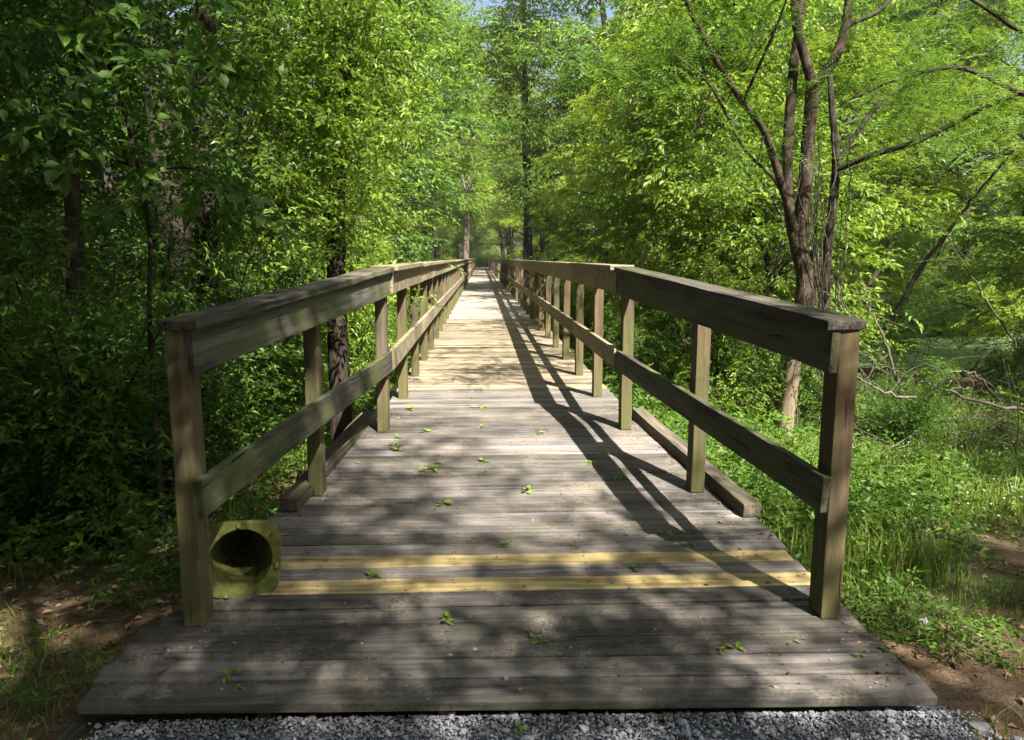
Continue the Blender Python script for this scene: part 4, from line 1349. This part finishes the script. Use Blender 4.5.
# ------------------------------------------------------------------ dead branches on the right bank
def branch_thing(name, label, px, ys, r, seed, twigs=5, mat='dead', tw=.6):
    rs = np.random.RandomState(seed)
    P = np.array([at(a, b, c) for (a, b), c in zip(px, ys)])
    base = P[0].copy()
    o = empty(name, tuple(base)); tag(o, label, 'branch')
    g = Geo()
    S_ = spline(P - base, 6 * len(P)) + rs.normal(0, .012, (6 * len(P), 3))
    r *= .8
    g.tube(S_, np.linspace(r, r * .25, len(S_)), 6, .08, rs)
    link('limb', g.mesh('limb', M[mat]), o)
    if twigs:
        g = Geo()
        for k in range(twigs):
            i = rs.randint(len(S_) // 5, len(S_) - 1)
            d = rs.normal(0, 1, 3) * np.array([1, .6, .8]); d[2] += .2; d /= np.linalg.norm(d)
            L = tw * rs.uniform(.4, 1.1)
            q = spline([S_[i], S_[i] + d * L * .5 + rs.normal(0, .06, 3), S_[i] + d * L + rs.normal(0, .12, 3) - np.array([0, 0, .1 * L])], 8)
            g.tube(q, np.linspace(r * .4, r * .12, 8), 4)
        link('twig', g.mesh('twig', M[mat]), o)
    return o
branch_thing('dead_branch', 'pale forked dead branch arching down right of the right end post', [(910, 425), (898, 385), (885, 340), (866, 305), (853, 285)], [9.2, 9.2, 9.2, 9.3, 9.4], .028, 1, 6)
branch_thing('dead_branch', 'thin bare stick slanting across the creek opening', [(1016, 345), (990, 305), (968, 270), (940, 225)], [10, 10, 10, 10], .022, 2, 3)
branch_thing('dead_branch', 'long fallen branch lying low over the right bank weeds', [(1040, 412), (990, 404), (940, 388), (905, 376), (860, 352)], [9, 9, 9, 9.1, 9.2], .03, 3, 6)
branch_thing('dead_branch', 'looping dead branch below the creek water', [(1000, 400), (975, 375), (955, 372), (938, 383), (930, 395)], [8.6, 8.6, 8.6, 8.6, 8.6], .018, 4, 4)
branch_thing('dead_branch', 'twisted dead branch leaning beside the right end post', [(915, 400), (880, 390), (850, 372), (835, 352)], [7.6, 7.6, 7.6, 7.6], .02, 5, 5)
branch_thing('dead_branch', 'short bare branch sticking up at the far right of the creek', [(950, 395), (975, 365), (1000, 345), (1020, 340)], [10.5] * 4, .024, 6, 4, 'bark')
branch_thing('fallen_trunk', 'mossy leaning dead trunk behind the right bank bushes', [(840, 345), (872, 280), (902, 225), (938, 178), (975, 140)], [13, 13, 13.2, 13.4, 13.6], .075, 7, 4, 'bark', 1.0)
branch_thing('fallen_trunk', 'second leaning dark dead trunk farther right on the bank', [(885, 330), (925, 262), (955, 222), (980, 190), (1015, 150)], [13.6, 13.6, 13.8, 14, 14.2], .06, 8, 4, 'bark', 1.0)
branch_thing('dead_branch', 'pale crooked limb on the far right among leaves', [(1060, 130), (1005, 150), (985, 160), (950, 190)], [14] * 4, .035, 9, 4)

def brush():
    rs = np.random.RandomState(44)
    for n, (x0, x1, y0, y1, c, lab) in enumerate([(4.0, 7.6, 8.0, 9.6, 60, 'low tangle of bare brown brushwood on the right bank'), (6.5, 9.5, 10.0, 12.0, 40, 'tangle of dry sticks at the water side far right')]):
        base = np.array([(x0 + x1) / 2, (y0 + y1) / 2, 0]); base[2] = ground_at(base[0], base[1])
        o = empty('brushwood', tuple(base)); tag(o, lab, 'brushwood')
        g = Geo()
        for k in range(c):
            x, y = rs.uniform(x0, x1), rs.uniform(y0, y1)
            p = np.array([x, y, ground_at(x, y) + rs.uniform(0, .25)])
            d = rs.normal(0, 1, 3) * np.array([1, .6, .45]); d[2] = abs(d[2]); d /= np.linalg.norm(d)
            L = rs.uniform(.4, 1.4)
            S_ = spline([p - base, p + d * L * .5 + rs.normal(0, .08, 3) - base, p + d * L + rs.normal(0, .15, 3) - base], 8)
            r_ = rs.uniform(.004, .012)
            g.tube(S_, np.linspace(r_, r_ * .3, 8), 4)
        link('sticks', g.mesh('sticks', M['dead']), o)
brush()

# hanging vines tangled below the forked tree
def vines():
    rs = np.random.RandomState(33)
    o = empty('vine_tangle', tuple(fb)); tag(o, 'tangle of thin brown vines hanging beside the forked tree trunk', 'vine')
    g = Geo()
    for k in range(26):
        x0 = rs.uniform(800, 850); y0 = rs.uniform(130, 300); Yk = rs.uniform(9.0, 10.4)
        p = [at(x0, y0, Yk), at(x0 + rs.normal(0, 8), y0 + 60, Yk + rs.normal(0, .1)), at(x0 + rs.normal(0, 14), y0 + 130, Yk), at(x0 + rs.normal(0, 20), y0 + 190, Yk)]
        S_ = spline(np.array(p) - fb, 14) + rs.normal(0, .015, (14, 3))
        g.tube(S_, np.full(14, rs.uniform(.005, .011)), 4)
    link('stem', g.mesh('stem', M['dead']), o)
vines()

# white clover-like flowers in the right grass
def flowers():
    rs = np.random.RandomState(35)
    bm = bmesh.new(); bmesh.ops.create_icosphere(bm, subdivisions=1, radius=1)
    V = np.array([v.co for v in bm.verts]); F = np.array([[v.index for v in f.verts] for f in bm.faces]); bm.free()
    n = 170
    x = rs.uniform(2.8, 8, n); y = 4.6 + rs.uniform(0, 1, n) * 4.6 * (x / 6)
    T = np.stack([x, y, gh(x, y) + rs.uniform(.16, .36, n)], -1)
    v, f = scatter(V * np.array([1, 1, .7]), F, rot_zyx(rs.uniform(0, 6, n), rs.normal(0, .3, n), rs.normal(0, .3, n)), T, rs.uniform(.006, .011, n))
    tag(link('wildflowers', np_mesh('wildflowers', v, [f], M['flower'])), 'small white flower heads dotted through the right grass', 'wildflowers', kind='stuff')
flowers()

# faint woodland haze: pales the far trees
def haze():
    t = NT('haze_air')
    v = t.n("ShaderNodeVolumePrincipled")
    v.inputs["Color"].default_value = (0.93, 0.97, 0.92, 1)
    v.inputs["Density"].default_value = 0.0003
    t.l(v.outputs[0], t.out.inputs["Volume"])
    bm = bmesh.new()
    bmesh.ops.create_cube(bm, size=1)
    bmesh.ops.scale(bm, vec=(900, 900, 50), verts=bm.verts)
    bmesh.ops.translate(bm, vec=(0, 6, 50 / 2 - 3.2), verts=bm.verts)
    tag(bm_obj('haze', bm, t.m), 'faint pale haze in the woodland air', 'haze', kind='stuff')
haze()
